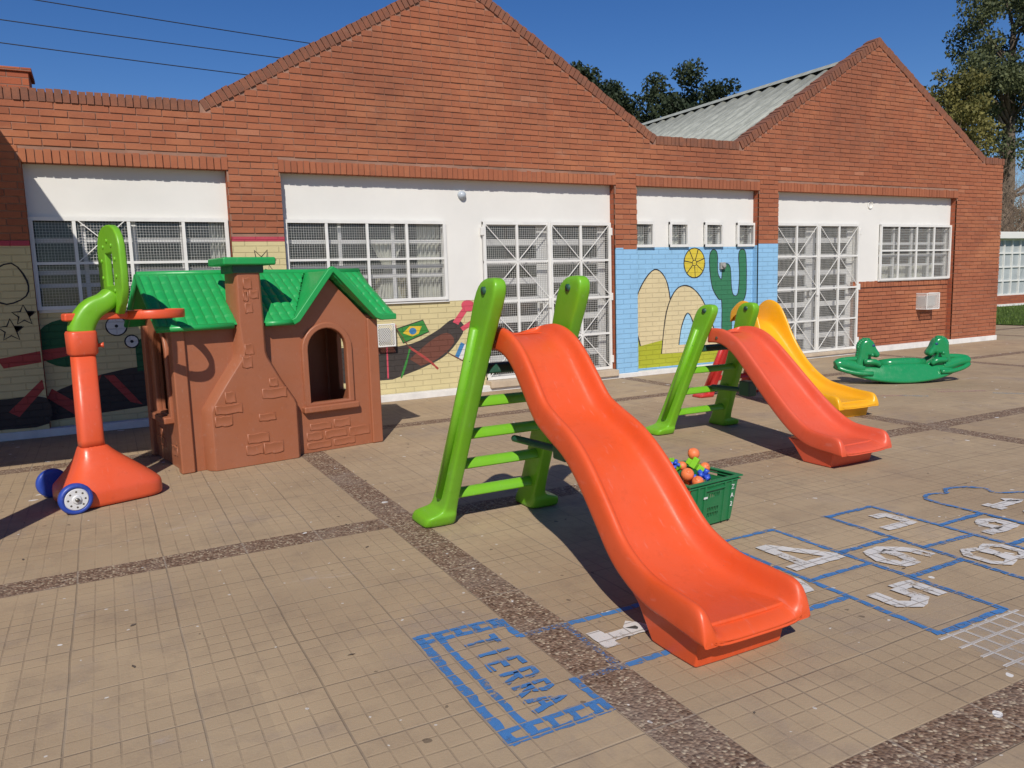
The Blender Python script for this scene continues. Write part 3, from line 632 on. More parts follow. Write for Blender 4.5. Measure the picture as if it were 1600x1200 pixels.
def star(cx, cz, r, y=YR, par=None, rot=0.3, n_=5):
    p = [(cx+(r if i % 2 == 0 else r*.45)*cos(rot+i*pi/n_), cz+(r if i % 2 == 0 else r*.45)*sin(rot+i*pi/n_)) for i in range(2*n_+1)]
    return mstroke(p, .014, par or B, y=y, lay=1.5, sm=0, name='star')
for a in (((-.72, 1.30), .11), ((-.85, 1.15), .12)): bp(star(a[0][0], a[0][1], a[1], YF))
bp(star(1.72, 1.80, .17, YF, rot=.25, n_=7))
bp(mstroke([(-.98, 1.75), (-.78, 1.84), (-.66, 1.66), (-.68, 1.50), (-.86, 1.42), (-1.0, 1.5)], .016, B, y=YF, lay=1.5, name='face_outline'))
_o = mshape('painted_band', smooth_path([(-1.3, .10), (-1.3, .40), (-.95, .44), (-.603, .42), (-.603, .14), (-1.0, .12)], 3), 'm_dark', B, y=YF, lay=1); bp(_o); bp(mshape('ribbon', [(-.95, .30), (-.62, .62), (-.61, .52), (-.86, .24)], 'm_red', B, y=YF, lay=2)); bp(mshape('ribbon', [(-1.0, .86), (-.61, .92), (-.61, .80), (-.95, .76)], 'm_red', B, y=YF, lay=2))
m2 = mural_root('mural', smooth_path([(2.02, .28), (2.02, .72), (3.4, .70), (3.9, .85), (4.20, 1.02), (4.36, .88), (4.10, .56), (3.75, .40), (3.3, .27)], 4), 'm_dark', 'dark winding band with pink shapes and two small flags on cream wall')
mshape('brown_patch', smooth_path([(3.55, .52), (3.85, .74), (4.1, .84), (4.2, .7), (3.95, .5), (3.7, .42)], 3), 'm_brown', m2, lay=1.6)
mshape('ribbon', ribbon(smooth_path([(3.55, .68), (3.8, .50), (3.95, .36)], 5), .03, .3), 'm_red', m2, lay=2); mshape('ribbon', ribbon(smooth_path([(3.42, .28), (3.5, .48), (3.56, .66)], 5), .025, .3), 'm_green', m2, lay=2.2)
mshape('ribbon', ribbon([(3.24, .29), (3.245, .70)], .02, .3), 'm_pink', m2, lay=2)
mshape('pink_shape', [(4.19, .98), (4.27, .94), (4.41, 1.12), (4.35, 1.17)], 'm_pink', m2, lay=2); mshape('pink_shape', ell(4.43, 1.19, .105, .078, 16, -.2), 'm_pink', m2, lay=2.2); mshape('pink_shape', [(4.50, 1.15), (4.56, 1.17), (4.54, 1.10)], 'm_pink', m2, lay=2.4)
mshape('pink_shape', [(4.30, .90), (4.34, .85), (4.58, .98), (4.55, 1.04)], 'm_pink', m2, lay=2); mshape('pink_shape', ell(4.60, 1.03, .06, .055, 12), 'm_pink', m2, lay=2.2)
def quad(a, b, c, d): return [a, b, c, d]
fl = mshape('flag', [(3.38, .93), (3.76, 1.03), (3.84, .87), (3.47, .74)], 'm_green', m2, lay=3); mstroke([(3.38, .93), (3.76, 1.03), (3.84, .87), (3.47, .74), (3.38, .93)], .010, m2, lay=3.4, sm=0)
mshape('flag', [(3.47, .87), (3.57, .955), (3.74, .95), (3.69, .85), (3.60, .82)], 'm_flagyellow', m2, lay=4); mshape('flag', ell(3.61, .89, .052, .044, 16), 'm_flagblue', m2, lay=5)
mstroke([(3.37, .96), (3.56, .66)], .014, m2, 'm_brown', lay=3.6, sm=0); mshape('flag_knob', ell(3.365, .97, .022, .022, 10), 'm_pink', m2, lay=3.8)
for i, c in enumerate(('m_flagblue', 'm_white', 'm_red')):
    o_ = Vector((4.20, .51)); u = Vector((.10, .19)); v = Vector((.055, -.028)); a = o_+v*i; b = o_+v*(i+1); mshape('flag', [tuple(a), tuple(a+u), tuple(b+u), tuple(b)], c, m2, lay=3)
mstroke([(4.05, .60), (4.22, .50), (4.42, .39)], .012, m2, 'm_brown', lay=3.6, sm=0); mshape('flag_knob', ell(4.43, .385, .022, .022, 10), 'm_red', m2, lay=3.8)
mb = MB(); mb.box((3.08, YR-.0018, .62), (3.36, YR+.001, .72)); q = bp(mb.build('painted_square', M['m_brown'], B))

# ------------------------------------------------------------------ covered gallery left of the yard (mostly outside the frame, throws the shade at left)
G = empty('gallery', (-3.0, 7, 0), label='brick gallery wing at the left edge that shades the corner', cat='gallery')
def gp(o): o.matrix_parent_inverse = Matrix.Translation((3, -7, 0)); return o
m = MB(); xe, ze, ye, xr_, zr_ = -.98, 3.60, 4.72, -3.2, 3.85
m.loft([[(xe, y, ze-.25), (xe, y, ze), (xr_, y, zr_), (2*xr_-xe, y, ze), (2*xr_-xe, y, ze-.25)] for y in (ye, YF-.02)]); gp(m.build('gallery_roof', M['tile_roof'], G))
for x, y in ((-1.22, 4.93), (-5.0, 4.93)):
    m = MB(); m.box((x-.11, y-.11, 0), (x+.11, y+.11, ze-.25)); gp(m.build('column', M['brick_xz'], G, bevel=.004))
m = MB(); m.box((-5.3, 7.2, 0), (-5.1, YF-.02, 3.35)); gp(m.build('gallery_wall', M['brick_yz'], G))

# ------------------------------------------------------------------ playground slides
def slide(root, prof, ladder, col, post_mat, name, bar=True, hump=0):
    """prof: rows (y, bed z, half width of bed, rim height); y grows from the exit to the top. ladder: (y foot, y top, z top, half width foot, half width top, platform z, number of rungs)"""
    P = smooth_path(prof, 4); rings = []
    def sec(y, z, w, H, ty, tz, fl=.135):
        nn = Vector((0, -tz, ty)); pts = []
        half = [(0, 0), (w*.5, 0), (w*.85, .002), (w, .012), (w+.018, H*.45), (w+.028, H*.85), (w+.044, H), (w+.062, H*.97), (w+.074, H*.8), (w+.078, H*.3), (w+.080, H-fl), (w+.072, H-fl-.002), (w+.066, H*.3), (w+.056, H*.78), (w+.044, H*.84), (w+.034, H*.6), (w+.012, -.012), (w*.5, -.014), (0, -.014)]
        for x, h in half: pts.append((x, h))
        for x, h in half[::-1][1:-1]: pts.append((-x, h))
        return [(x, y+nn.y*h, z+nn.z*h) for x, h in pts]
    n_ = len(P)
    for i, (y, z, w, H) in enumerate(P):
        a, b = P[max(i-1, 0)], P[min(i+1, n_-1)]; t = Vector((b[0]-a[0], b[1]-a[1])).normalized()
        k = min(1, max(0, (y-.0)/.35)); tz = t.y*k; ty = math.sqrt(1-tz*tz)
        rings.append(sec(y, z, w, H, ty, tz))
    # exit lip: the rims round off and the bed curls down
    y0, z0, w0, H0 = P[0]; lip = []; zbot = z0+H0-.14
    for dy, dz, sc, hk in ((-.025, -.004, 1.0, 1.0), (-.050, -.011, 1.0, .96), (-.070, -.020, .998, .76), (-.084, -.030, .99, .42), (-.090, -.040, .985, .14), (-.085, -.047, .97, .02)):
        Hh = max(H0*hk, .003); lip.append(sec(y0+dy, z0+dz, w0*sc, Hh, 1, 0, fl=max(Hh-(zbot-z0-dz), Hh+.002)))
    rings = lip[::-1]+rings
    m = MB(); m.loft(rings); bed = m.build('slide_bed', M[col], root, smooth=True, sub=1)
    # ribs moulded on the top platform
    m = MB(); yt, zt = P[-1][0], P[-1][1]
    for i in range(4): m.box((-.11, yt-.10+i*.022, zt+.000), (.11, yt-.09+i*.022, zt+.006))
    m.build('grip_rib', M[col], bed, bevel=.002)
    for s in (-1, 1):
        m = MB(); q = P[-5]; m.lathe([(.013, 0), (.013, .006), (.004, .009)], 10, Matrix.Translation((s*(q[2]+.081), q[0], q[1]-.02)) @ Matrix.Rotation(s*pi/2, 4, 'Y')); m.build('bolt', M['bolt'], bed)
    # foot block under the exit
    m = MB(); zb = P[2][1]-.012
    R_ = lambda w1, y1, y2, z: [(-w1, y1, z), (-w1*.4, y1-.004, z), (w1*.4, y1-.004, z), (w1, y1, z), (w1+.004, (y1+y2)/2, z), (w1, y2, z), (0, y2+.004, z), (-w1, y2, z), (-w1-.004, (y1+y2)/2, z)]
    m.loft([R_(.225, .0, .27, 0), R_(.228, -.004, .275, .012), R_(P[2][2]+.03, -.035, .36, zb*.8), R_(P[2][2]+.035, -.045, .42, zb+.02)]); m.build('slide_foot', M[col], root, bevel=.012, smooth=True)
    yf, yt_, zt_, wf, wt, zp, nr = ladder
    for s in (-1, 1):
        m = MB(); rg = []
        def ring(cx, cy, cz, tx, ty, out=0):
            q = []
            for k in range(20):
                a = 2*pi*k/20; cx_, sy_ = cos(a), sin(a); e = .32
                q.append((cx+s*out+math.copysign(abs(cx_)**e, cx_)*tx/2, cy+math.copysign(abs(sy_)**e, sy_)*ty/2, cz))
            return q
        L = [(0, .10, .27, .24, .058), (.008, .10, .275, .245, .058), (.038, .095, .275, .24, .056), (.048, .095, .265, .225, .05), (.060, .05, .235, .13, .01), (.075, .02, .225, .10, 0), (.12, .02, .22, .088, 0), (.3, 0, .21, .085, 0), (.7, 0, .205, .084, 0), (.80, 0, .22, .084, 0), (.90, 0, .25, .086, 0), (.955, 0, .245, .086, 0), (.985, 0, .185, .078, 0), (1.0, 0, .09, .05, 0)]
        for t, o_, ly, lx, ot in L:
            cy = yf+(yt_-yf)*t; cx = s*(wf+(wt-wf)*t); rg.append(ring(cx, cy, zt_*t, lx if t > .06 else lx*.9, ly*(zt_/1.52)**.5, ot))
        m.loft(rg); side = m.build('ladder_side', M[post_mat], root, smooth=True, sub=1)
        m = MB(); cx = s*(wf+(wt-wf)*.15)+s*.0; xo = s*.048
        seg = [(cx*1+xo, yf+(yt_-yf)*.12, zt_*.12), (s*(wf+(wt-wf)*.82)+xo, yf+(yt_-yf)*.82, zt_*.82)]
        m.tube(seg, .028, 8); m.build('moulded_rib', M[post_mat], side, smooth=True)
        m = MB(); cx = s*(wf+(wt-wf)*.93); cy = yf+(yt_-yf)*.93
        m.tube([(cx-.052, cy-.02, zt_*.955), (cx+.052, cy-.02, zt_*.955)], .022, 12); m.build('grip_hole', M['dk_green'], side, smooth=True)
        m = MB(); cx = s*(wf+(wt-wf)*.70); m.ball((cx-.05, yf+(yt_-yf)*.70-.02, zt_*.70), .009, 8); m.build('bolt', M['dk_green'], side, smooth=True)
    for i in range(nr+1):
        z = zp*(i+1)/(nr+1); t = z/zt_; cy = yf+(yt_-yf)*t; wd = wf+(wt-wf)*t-.02; last = i == nr; m = MB(); rr = []
        for x in (-wd, -wd+.03, wd-.03, wd):
            rr.append([(x, cy+.048*cos(a)-.01, z-.028+.052*sin(a)) for a in [pi*k/8 for k in range(9)]]+[(x, cy-.05, z-.035), (x, cy+.03, z-.035)])
        m.loft(rr); m.build('platform' if last else 'rung', M[post_mat if not last else 'dk_green'], root, smooth=False, bevel=.006)
    if bar:
        t = .36; a = (.06, yf+(yt_-yf)*t-.03, zt_*t-.01); b = (.14, yf+(yt_-yf)*t-.50*zt_/1.52, zt_*(t-.01)); m = MB(); m.tube([a, b], .022, 10)
        m.box((b[0]-.05, b[1]-.08, b[2]-.05), (b[0]+.05, b[1]+.05, b[2]+.09)); m.build('brace', M['dk_green'], root, bevel=.012)
    return root
big = empty('playground_slide', (2.125, 2.17, 0), label='large bright orange wavy slide with lime green ladder nearest the camera', cat='slide', group='plastic slides in the yard')
slide(big, [(-.02, .180, 0.200, .105), (.10, .188, 0.196, .105), (.26, .200, 0.189, .105), (.40, .245, 0.182, .105), (.52, .32, 0.175, .102), (.66, .465, 0.166, .10), (.80, .60, 0.157, .098), (.93, .690, 0.150, .098), (1.08, .755, 0.144, .096), (1.21, .822, 0.140, .094), (1.33, .955, 0.136, .09), (1.44, 1.075, 0.132, .085), (1.55, 1.155, 0.130, .075), (1.67, 1.195, 0.128, .06), (1.80, 1.20, 0.126, .04)],
      (2.30, 1.55, 1.525, .32, .262, 1.02, 4), 'orange', 'lime', 'big')
small = empty('playground_slide', (5.09, 4.02, 0), label='smaller coral red straight slide with lime green ladder behind the crate', cat='slide', group='plastic slides in the yard')
slide(small, [(-.06, .170, 0.210, .095), (.06, .176, 0.205, .095), (.20, .195, 0.197, .095), (.34, .26, 0.189, .095), (.50, .375, 0.180, .095), (.68, .535, 0.171, .092), (.86, .70, 0.161, .09), (1.02, .84, 0.151, .088), (1.14, .92, 0.147, .08), (1.26, .965, 0.145, .065), (1.40, .98, 0.141, .045)],
      (1.86, 1.33, 1.245, .36, .245, .84, 3), 'coral', 'lime', 'small')
yel = empty('playground_slide', (6.78, 5.37, 0), R(-4), label='yellow slide with red ladder half hidden behind the coral slide', cat='slide', group='plastic slides in the yard')
YP = [(-.02, .165, .20, .085), (.15, .175, .20, .085), (.35, .20, .198, .085), (.55, .235, .196, .085), (.72, .31, .192, .088), (.90, .44, .188, .09), (1.05, .59, .184, .10), (1.18, .74, .17, .13), (1.30, .86, .155, .20), (1.40, .92, .145, .27), (1.52, .94, .14, .25), (1.66, .94, .14, .12)]
slide(yel, YP, (1.98, 1.62, .80, .30, .22, .74, 2), 'yellow', 'red', 'yellow', bar=False)

# ------------------------------------------------------------------ playhouse
H = empty('playhouse', (.50, 6.82, 0), R(9.3), label='brown plastic playhouse with green tiled roof, chimney and arched window', cat='playhouse')
def arch(cx, hw, z0, z1, n_=14): return [(cx-hw, z0), (cx+hw, z0)]+[(cx+hw*cos(pi*i/n_), z1-hw+hw*sin(pi*i/n_)) for i in range(n_+1)]
W_, D_ = 1.79, 1.02
poly('front_wall', M['brown'], [(.03, .0), (W_, .0), (W_, 1.20), (1.70, 1.24), (1.36, 1.58), (1.02, 1.22), (.03, 1.22)], [arch(1.305, .19, .46, 1.13)[::-1]], t=.05, bevel=.006, M=XZ, parent=H, off=(0, .03, 0))
poly('rear_wall', M['brown'], [(.03, .0), (W_, .0), (W_, 1.22), (.03, 1.22)], (), t=.05, bevel=.006, M=XZ, parent=H, off=(0, D_-.03, 0))
gab = lambda: [(0.0, 0), (D_, 0), (D_, 1.22), (D_/2, 1.62), (0, 1.22)]
poly('side_wall', M['brown'], gab(), [arch(.52, .205, .46, 1.17)[::-1]], t=.05, bevel=.006, M=YZ, parent=H, off=(.03, 0, 0))
poly('side_wall', M['brown'], gab(), [arch(.52, .205, .46, 1.17)[::-1]], t=.05, bevel=.006, M=YZ, parent=H, off=(W_-.03, 0, 0))
for x, y in ((.02, .02), (W_-.02, .03), (.02, D_-.02), (W_-.02, D_-.02)):
    m = MB(); m.box((x-.055, y-.05, 0), (x+.055, y+.05, 1.20)); m.build('corner_post', M['brown'], H, bevel=.014)
# window frames and sills
def wframe(cx, hw, z0, z1, Mx, off):
    o_ = arch(cx, hw+.055, z0-.03, z1+.055); i_ = arch(cx, hw-.004, z0, z1); return poly('window_frame', M['brown'], o_, [i_[::-1]], t=.05, bevel=.012, M=Mx, parent=H, off=off)
wframe(1.305, .19, .46, 1.13, XZ, (0, .002, 0)); wframe(.52, .205, .46, 1.17, YZ, (.004, 0, 0))
m = MB(); m.box((1.035, -.065, .375), (1.575, .04, .435)); m.build('window_sill', M['brown'], H, bevel=.014)
m = MB(); m.box((-.075, .26, .385), (.03, .80, .445)); m.build('window_sill', M['brown'], H, bevel=.014)
# chimney
cz = [(.175, 0), (.955, 0), (.955, .50), (.715, .90), (.70, 1.64), (.475, 1.64), (.475, .92), (.165, .52)]
def chim():
    m = MB(); rings = []
    for (xl, xr, z, dp) in ((.165, .958, 0, .115), (.160, .962, .02, .115), (.160, .962, .49, .115), (.172, .945, .53, .116), (.30, .83, .72, .118), (.445, .725, .92, .122), (.462, .712, .97, .124), (.478, .708, 1.22, .125), (.485, .702, 1.66, .122)):
        rings.append([(xl+.0, .02, z), (xl+.012, -dp+.05, z), (xl+.055, -dp, z), ((xl+xr)/2, -dp-.003, z), (xr-.025, -dp, z), (xr, -dp+.03, z), (xr+.002, .02, z)] if z < 1.2 else
                     [(xl, .16, z), (xl+.004, -dp+.02, z), (xl+.02, -dp, z), ((xl+xr)/2, -dp-.002, z), (xr-.02, -dp, z), (xr, -dp+.02, z), (xr, .16, z)])
    m.loft(rings); return m
ch = chim().build('chimney', M['brown'], H, bevel=.008, smooth=True, seg=2)
m = MB(); m.box((.465, -.14, 1.635), (.725, .19, 1.715)); m.build('chimney_collar', M['dk_green'], ch, bevel=.01)
m = MB(); m.box((.375, -.20, 1.70), (.815, .23, 1.765)); m.build('chimney_cap', M['green'], ch, bevel=.016, seg=3)
# embossed stones
def stones(lst, y, Mx=None):
    rr = random.Random(3); q = MB()
    for (x0, z0, x1, z1) in lst:
        n_ = 6; top = []; bot = []
        for i in range(n_+1):
            u = i/n_; x = x0+(x1-x0)*u; top.append((x+rr.uniform(-.003, .003), z1+rr.uniform(-.006, .006))); bot.append((x+rr.uniform(-.003, .003), z0+rr.uniform(-.006, .006)))
        ol = bot+top[::-1]; cx, cz_ = (x0+x1)/2, (z0+z1)/2
        def rg(k, yy): return [((cx+(p[0]-cx)*(1-k/(x1-x0)*2), yy, cz_+(p[1]-cz_)*(1-k/(z1-z0)*2))) for p in ol]
        q.loft([rg(0, y+.004), rg(.005, y-.0045), rg(.009, y-.005), rg(.016, y-.0025)], M=Mx)
    return q
cg = [(.545, 1.50, .62, 1.60), (.59, 1.42, .67, 1.49), (.535, 1.40, .585, 1.49), (.545, 1.30, .615, 1.39), (.52, .95, .60, 1.05), (.49, .84, .58, .94), (.33, .56, .42, .66), (.24, .47, .47, .55), (.23, .37, .38, .46), (.71, .66, .79, .74), (.64, .56, .86, .65), (.60, .37, .75, .44),
      (.49, .19, .68, .28), (.47, .09, .62, .18), (.62, .08, .80, .18)]
stones(cg[:4], -.1255).build('embossed_stones', M['brown'], ch, smooth=True); stones(cg[4:6], -.1245).build('embossed_stones', M['brown'], ch, smooth=True)
for _c in (cg[6:9], cg[9:11], cg[11:12], cg[12:]): stones(_c, -.1195).build('embossed_stones', M['brown'], ch, smooth=True)
stones([(1.10, .20, 1.31, .27), (1.33, .20, 1.50, .28), (1.06, .11, 1.22, .19), (1.24, .11, 1.46, .19), (1.48, .10, 1.70, .19), (1.06, .03, 1.30, .10), (1.32, .03, 1.54, .10)], .004).build('embossed_stones', M['brown'], H, smooth=True)
stones([(.10, .20, .26, .28), (.08, .10, .2, .19), (.22, .10, .40, .19), (.70, .22, .88, .30), (.62, .12, .80, .21), (.82, .12, .95, .21), (.78, 1.0, .92, 1.08)], .004, Matrix(((0,1,0,0),(1,0,0,0),(0,0,1,0),(0,0,0,1)))).build('embossed_stones', M['brown'], H, smooth=True)
# roof with moulded tiles
def tiled(a, b, c, d, nu, nv, t=.028, amp=.011, skip=None):
    """a,b eave ends, d,c ridge ends"""
    a, b, c, d = map(Vector, (a, b, c, d)); nn = (b-a).cross(d-a).normalized(); m = MB(); U, V = nu*8, nv*5; top = []
    for j in range(V+1):
        v = j/V; row = []; row_k = v*nv; st = (row_k % 1)
        for i in range(U+1):
            u = i/U; p = a.lerp(b, u).lerp(d.lerp(c, u), v); sh = .5*0
            h = amp*abs(sin((u*nu+sh)*pi))**.7+.008*(1-st if j < V else 0)
            e = min(1, u/.02, (1-u)/.02, v/.05, (1-v)/.05); row.append(p+nn*(t+h*max(0, e)))
        top.append(row)
    m.loft(top, closed=False)
    if skip: m.f = [f for f in m.f if not skip(sum((Vector(m.v[k]) for k in f), Vector())/4)]; return m
    m.loft([[a, b], [a+nn*t, b+nn*t]], closed=False); m.loft([[d, c], [d+nn*t, c+nn*t]], closed=False); m.loft([[a, d], [a+nn*t, d+nn*t]], closed=False); m.loft([[b, c], [b+nn*t, c+nn*t]], closed=False); m.add([a, b, c, d], [(0, 3, 2, 1)])
    return m
yr, zr = D_/2, 1.625; ov = .085
sl = (zr-1.19)/(yr+ov)
tiled((-.14, -ov, 1.19), (1.98, -ov, 1.19), (1.90, yr, zr), (-.12, yr, zr), 27, 6, skip=lambda p: .985+.36*(p.y+ov)/(yr+ov) < p.x < 1.80-.40*(p.y+ov)/(yr+ov)).build('roof', M['green'], H, smooth=False)
tiled((1.92, D_+ov, 1.19), (-.14, D_+ov, 1.19), (-.12, yr, zr), (1.90, yr, zr), 27, 6).build('roof', M['green'], H, smooth=False)
m = MB(); m.tube([(-.135, yr, zr+.022), (.6, yr, zr+.028), (1.3, yr, zr+.022), (1.915, yr, zr+.024)], .03, 10); m.build('ridge_cap', M['green'], H, smooth=True)
# left part eave trim, right gablet
m = MB(); m.tube([(-.15, -ov-.004, 1.205), (.455, -ov-.004, 1.205)], .026, 8); m.tube([(.722, -ov-.004, 1.205), (.98, -ov-.004, 1.205)], .026, 8); m.build('eave_trim', M['green'], H, smooth=True)
gx, gz = 1.355, 1.645
for s in (-1, 1):
    xe_ = gx+s*(.40 if s < 0 else .46); ze_ = 1.205
    a, b, c, d = ((xe_, -ov-.02, ze_), (xe_, .42, ze_), (gx, .50, gz), (gx, -ov-.02, gz))
    (tiled(a, d, c, b, 7, 7, .022, .006) if s > 0 else tiled(b, c, d, a, 7, 7, .022, .006)).build('gablet_roof', M['green'], H)
vp_ = [(.96, -ov-.02, 1.205), (1.0, -ov-.025, 1.225), (gx-.03, -ov-.03, gz-.01), (gx, -ov-.03, gz+.01), (gx+.03, -ov-.03, gz-.01), (1.77, -ov-.025, 1.225), (1.82, -ov-.02, 1.205), (1.985, -ov, 1.205)]
m = MB(); rg = []
for i, p in enumerate(vp_):
    p = Vector(p); t = (Vector(vp_[min(i+1, 7)])-Vector(vp_[max(i-1, 0)])).normalized(); up = Vector((0, 1, 0)).cross(t); up = -up if up.z < 0 else up
    rg.append([p+up*.028+Vector((0, -.02, 0)), p+up*.034+Vector((0, .03, 0)), p-up*.026+Vector((0, .03, 0)), p-up*.026+Vector((0, -.02, 0))])
m.loft(rg); m.build('verge_board', M['green'], H, bevel=.009)
for x in (-.135, 1.905):
    m = MB()
    for y_ in (-ov, D_+ov): m.tube([(x, y_, 1.205), (x, yr, zr+.015)], .024, 8)
    m.build('verge_trim', M['green'], H, smooth=True)
m = MB(); m.box((.06, .06, .005), (W_-.06, D_-.06, .03)); m.build('floor_panel', M['brown'], H)

# ------------------------------------------------------------------ basketball hoop
K = empty('basketball_hoop', (-.065, 6.39, 0), R(15), label='orange basketball stand with lime green backboard in front of left window', cat='basketball hoop')
def rrect(cx, cy, z, hx, hy, e=.5, n_=28, sk=0):
    q = []
    for k in range(n_):
        a = 2*pi*k/n_; c_, s_ = cos(a), sin(a); q.append((cx+math.copysign(abs(c_)**e, c_)*hx, cy+math.copysign(abs(s_)**e, s_)*hy*(1-sk*(math.copysign(abs(c_)**e, c_)+1)/2), z))
    return q
m = MB(); m.loft([rrect(-.005, 0, 0, .325, .30, .4, sk=.14), rrect(-.005, 0, .010, .335, .315, .4, sk=.14), rrect(-.005, 0, .06, .337, .317, .4, sk=.14), rrect(-.005, 0, .112, .335, .315, .4, sk=.14), rrect(-.005, 0, .130, .325, .302, .45, sk=.12), rrect(-.02, 0, .20, .262, .235, .55), rrect(-.05, 0, .30, .165, .145, .65), rrect(-.08, 0, .375, .105, .10, .6), rrect(-.088, 0, .42, .088, .085, .55)]); m.build('base', M['hoop_orange'], K, smooth=True, sub=1)
m = MB(); m.loft([rrect(-.088, 0, .40, .083, .08, .5), rrect(-.09, 0, .45, .081, .078, .5), rrect(-.085, 0, 1.10, .076, .074, .5)]); m.build('post', M['hoop_orange'], K, smooth=True)
m = MB(); m.loft([rrect(-.085, 0, 1.065, .082, .08, .5), rrect(-.085, 0, 1.08, .094, .09, .5), rrect(-.085, 0, 1.225, .096, .092, .5), rrect(-.085, 0, 1.24, .088, .084, .5)]); col_ = m.build('collar', M['hoop_orange'], K, smooth=True)
m = MB(); m.tube([(.0, -.02, 1.13), (.035, -.03, 1.13), (.05, -.035, 1.13)], [.014, .014, .022], 10); m.build('knob', M['hoop_orange'], col_, smooth=True)
arm = smooth_path([(-.085, 0, 1.22, .085, .08), (-.065, 0, 1.30, .085, .085), (.00, 0, 1.39, .08, .09), (.09, 0, 1.44, .07, .10), (.15, 0, 1.50, .06, .11)], 4)
m = MB(); rg = []
for i, (x, y, z, a, b) in enumerate(arm):
    p0, p1 = arm[max(0, i-1)], arm[min(len(arm)-1, i+1)]; t = Vector((p1[0]-p0[0], 0, p1[2]-p0[2])).normalized(); nn = Vector((t.z, 0, -t.x))
    rg.append([Vector((x, 0, z))+nn*a*math.copysign(abs(cos(q))**.6, cos(q))+Vector((0, b*math.copysign(abs(sin(q))**.6, sin(q)), 0)) for q in [2*pi*k/20 for k in range(20)]])
m.loft(rg); m.build('arm', M['lime'], K, smooth=True, sub=1)
bd = [(-.11, 1.35), (.11, 1.35), (.20, 1.43), (.262, 1.53), (.27, 1.66), (.262, 1.78)]+[(.262*math.copysign(abs(cos(a))**.8, cos(a)), 1.78+.215*sin(a)**.9) for a in [pi*k/14 for k in range(1, 14)]]+[(-.262, 1.78), (-.27, 1.66), (-.262, 1.53), (-.20, 1.43)]
b_ = poly('backboard', M['lime'], bd, [[(-.085, 1.56), (-.085, 1.79), (.085, 1.79), (.085, 1.56)]], t=.05, bevel=.012, M=YZ, parent=K, off=(.17, 0, 0))
for k in range(10):
    m = MB(); a = .3+2*pi*k/10; m.ball((.143, .165*cos(a), 1.68+.2*sin(a)), .016, 8, (.5, 1, 1)); m.build('stud', M['lime'], b_, smooth=True)
m = MB(); rg = []
for k in range(40):
    a = 2*pi*k/40; c_, s_ = cos(a), sin(a); X_, Y_ = .455, 0
    rg.append([(X_-.02+c_*r_, Y_+s_*r_, z_) for r_, z_ in ((.185, 1.305), (.208, 1.305), (.214, 1.314), (.214, 1.362), (.208, 1.370), (.185, 1.370), (.180, 1.362), (.180, 1.314))])
rg.append(rg[0]); m.loft(rg, caps=False); rim = m.build('rim', M['hoop_orange'], K, smooth=True)
m = MB(); m.box((-.19, -.05, 1.312), (.26, .06, 1.368)); m.build('rim_bracket', M['hoop_orange'], rim, bevel=.014)
def wheel(y, sgn):
    T = Matrix.Translation((-.30, y, .105)) @ Matrix.Rotation(sgn*pi/2, 4, 'X')
    m = MB(); m.lathe([(.078, -.028), (.098, -.03), (.108, -.018), (.109, .012), (.10, .03), (.082, .032), (.078, .02)], 32, T); wh = m.build('wheel', M['blue_rubber'], K, smooth=True)
    m = MB(); m.lathe([(.079, -.02), (.079, .022), (.072, .03), (.03, .030), (.026, .040), (.004, .041)], 32, T); rim_ = m.build('wheel_disc', M['wheel_white'], wh, smooth=False, bevel=.002)
    m = MB(); m.lathe([(.014, .03), (.014, .05), (.004, .054)], 12, T)
    m.build('hub', M['bolt'], wh, smooth=True)
    m = MB()
    for k in range(8): a = 2*pi*k/8; m.lathe([(.007, .024), (.007, .0312), (.003, .0314)], 8, T @ Matrix.Translation((.054*cos(a), .054*sin(a), 0)))
    m.build('disc_holes', M['bolt'], wh)
wheel(-.325, 1); wheel(.325, -1)

# ------------------------------------------------------------------ rocker
Rk = empty('rocker', (9.43, 6.69, 0), -YAW, label='glossy green horse rocker lying by the far brick wall', cat='rocker')
Rk.scale = (1, 1, 1)
st = smooth_path([(-.66, .115, .215, .10), (-.52, .068, .235, .14), (-.36, .034, .25, .165), (-.18, .012, .262, .18), (0, .004, .27, .185), (.18, .012, .262, .18), (.36, .034, .25, .165), (.52, .068, .235, .14), (.66, .115, .215, .10)], 3)
m = MB(); rg = []
for s_, z0, z1, hw in st:
    rg.append([(s_, -hw, z0+.012), (s_, -hw-.012, z0+.03), (s_, -hw-.004, z0+.05), (s_, -hw*.80, (z0+z1)/2+.02), (s_, -hw*.62, z1-.02), (s_, -hw*.5, z1), (s_, 0, z1-.008), (s_, hw*.5, z1), (s_, hw*.62, z1-.02), (s_, hw*.80, (z0+z1)/2+.02), (s_, hw+.004, z0+.05), (s_, hw+.012, z0+.03), (s_, hw, z0+.012), (s_, hw*.9, z0), (s_, -hw*.9, z0)])
m.loft(rg); body = m.build('rocker_body', M['rocker'], Rk, smooth=True, sub=1)
m = MB(); m.tube([(x, 0, .262+.0*x) for x in (-.30, -.15, 0, .15, .30)], [.055, .072, .075, .072, .055], 14); m.build('middle_seat', M['rocker'], Rk, smooth=True)
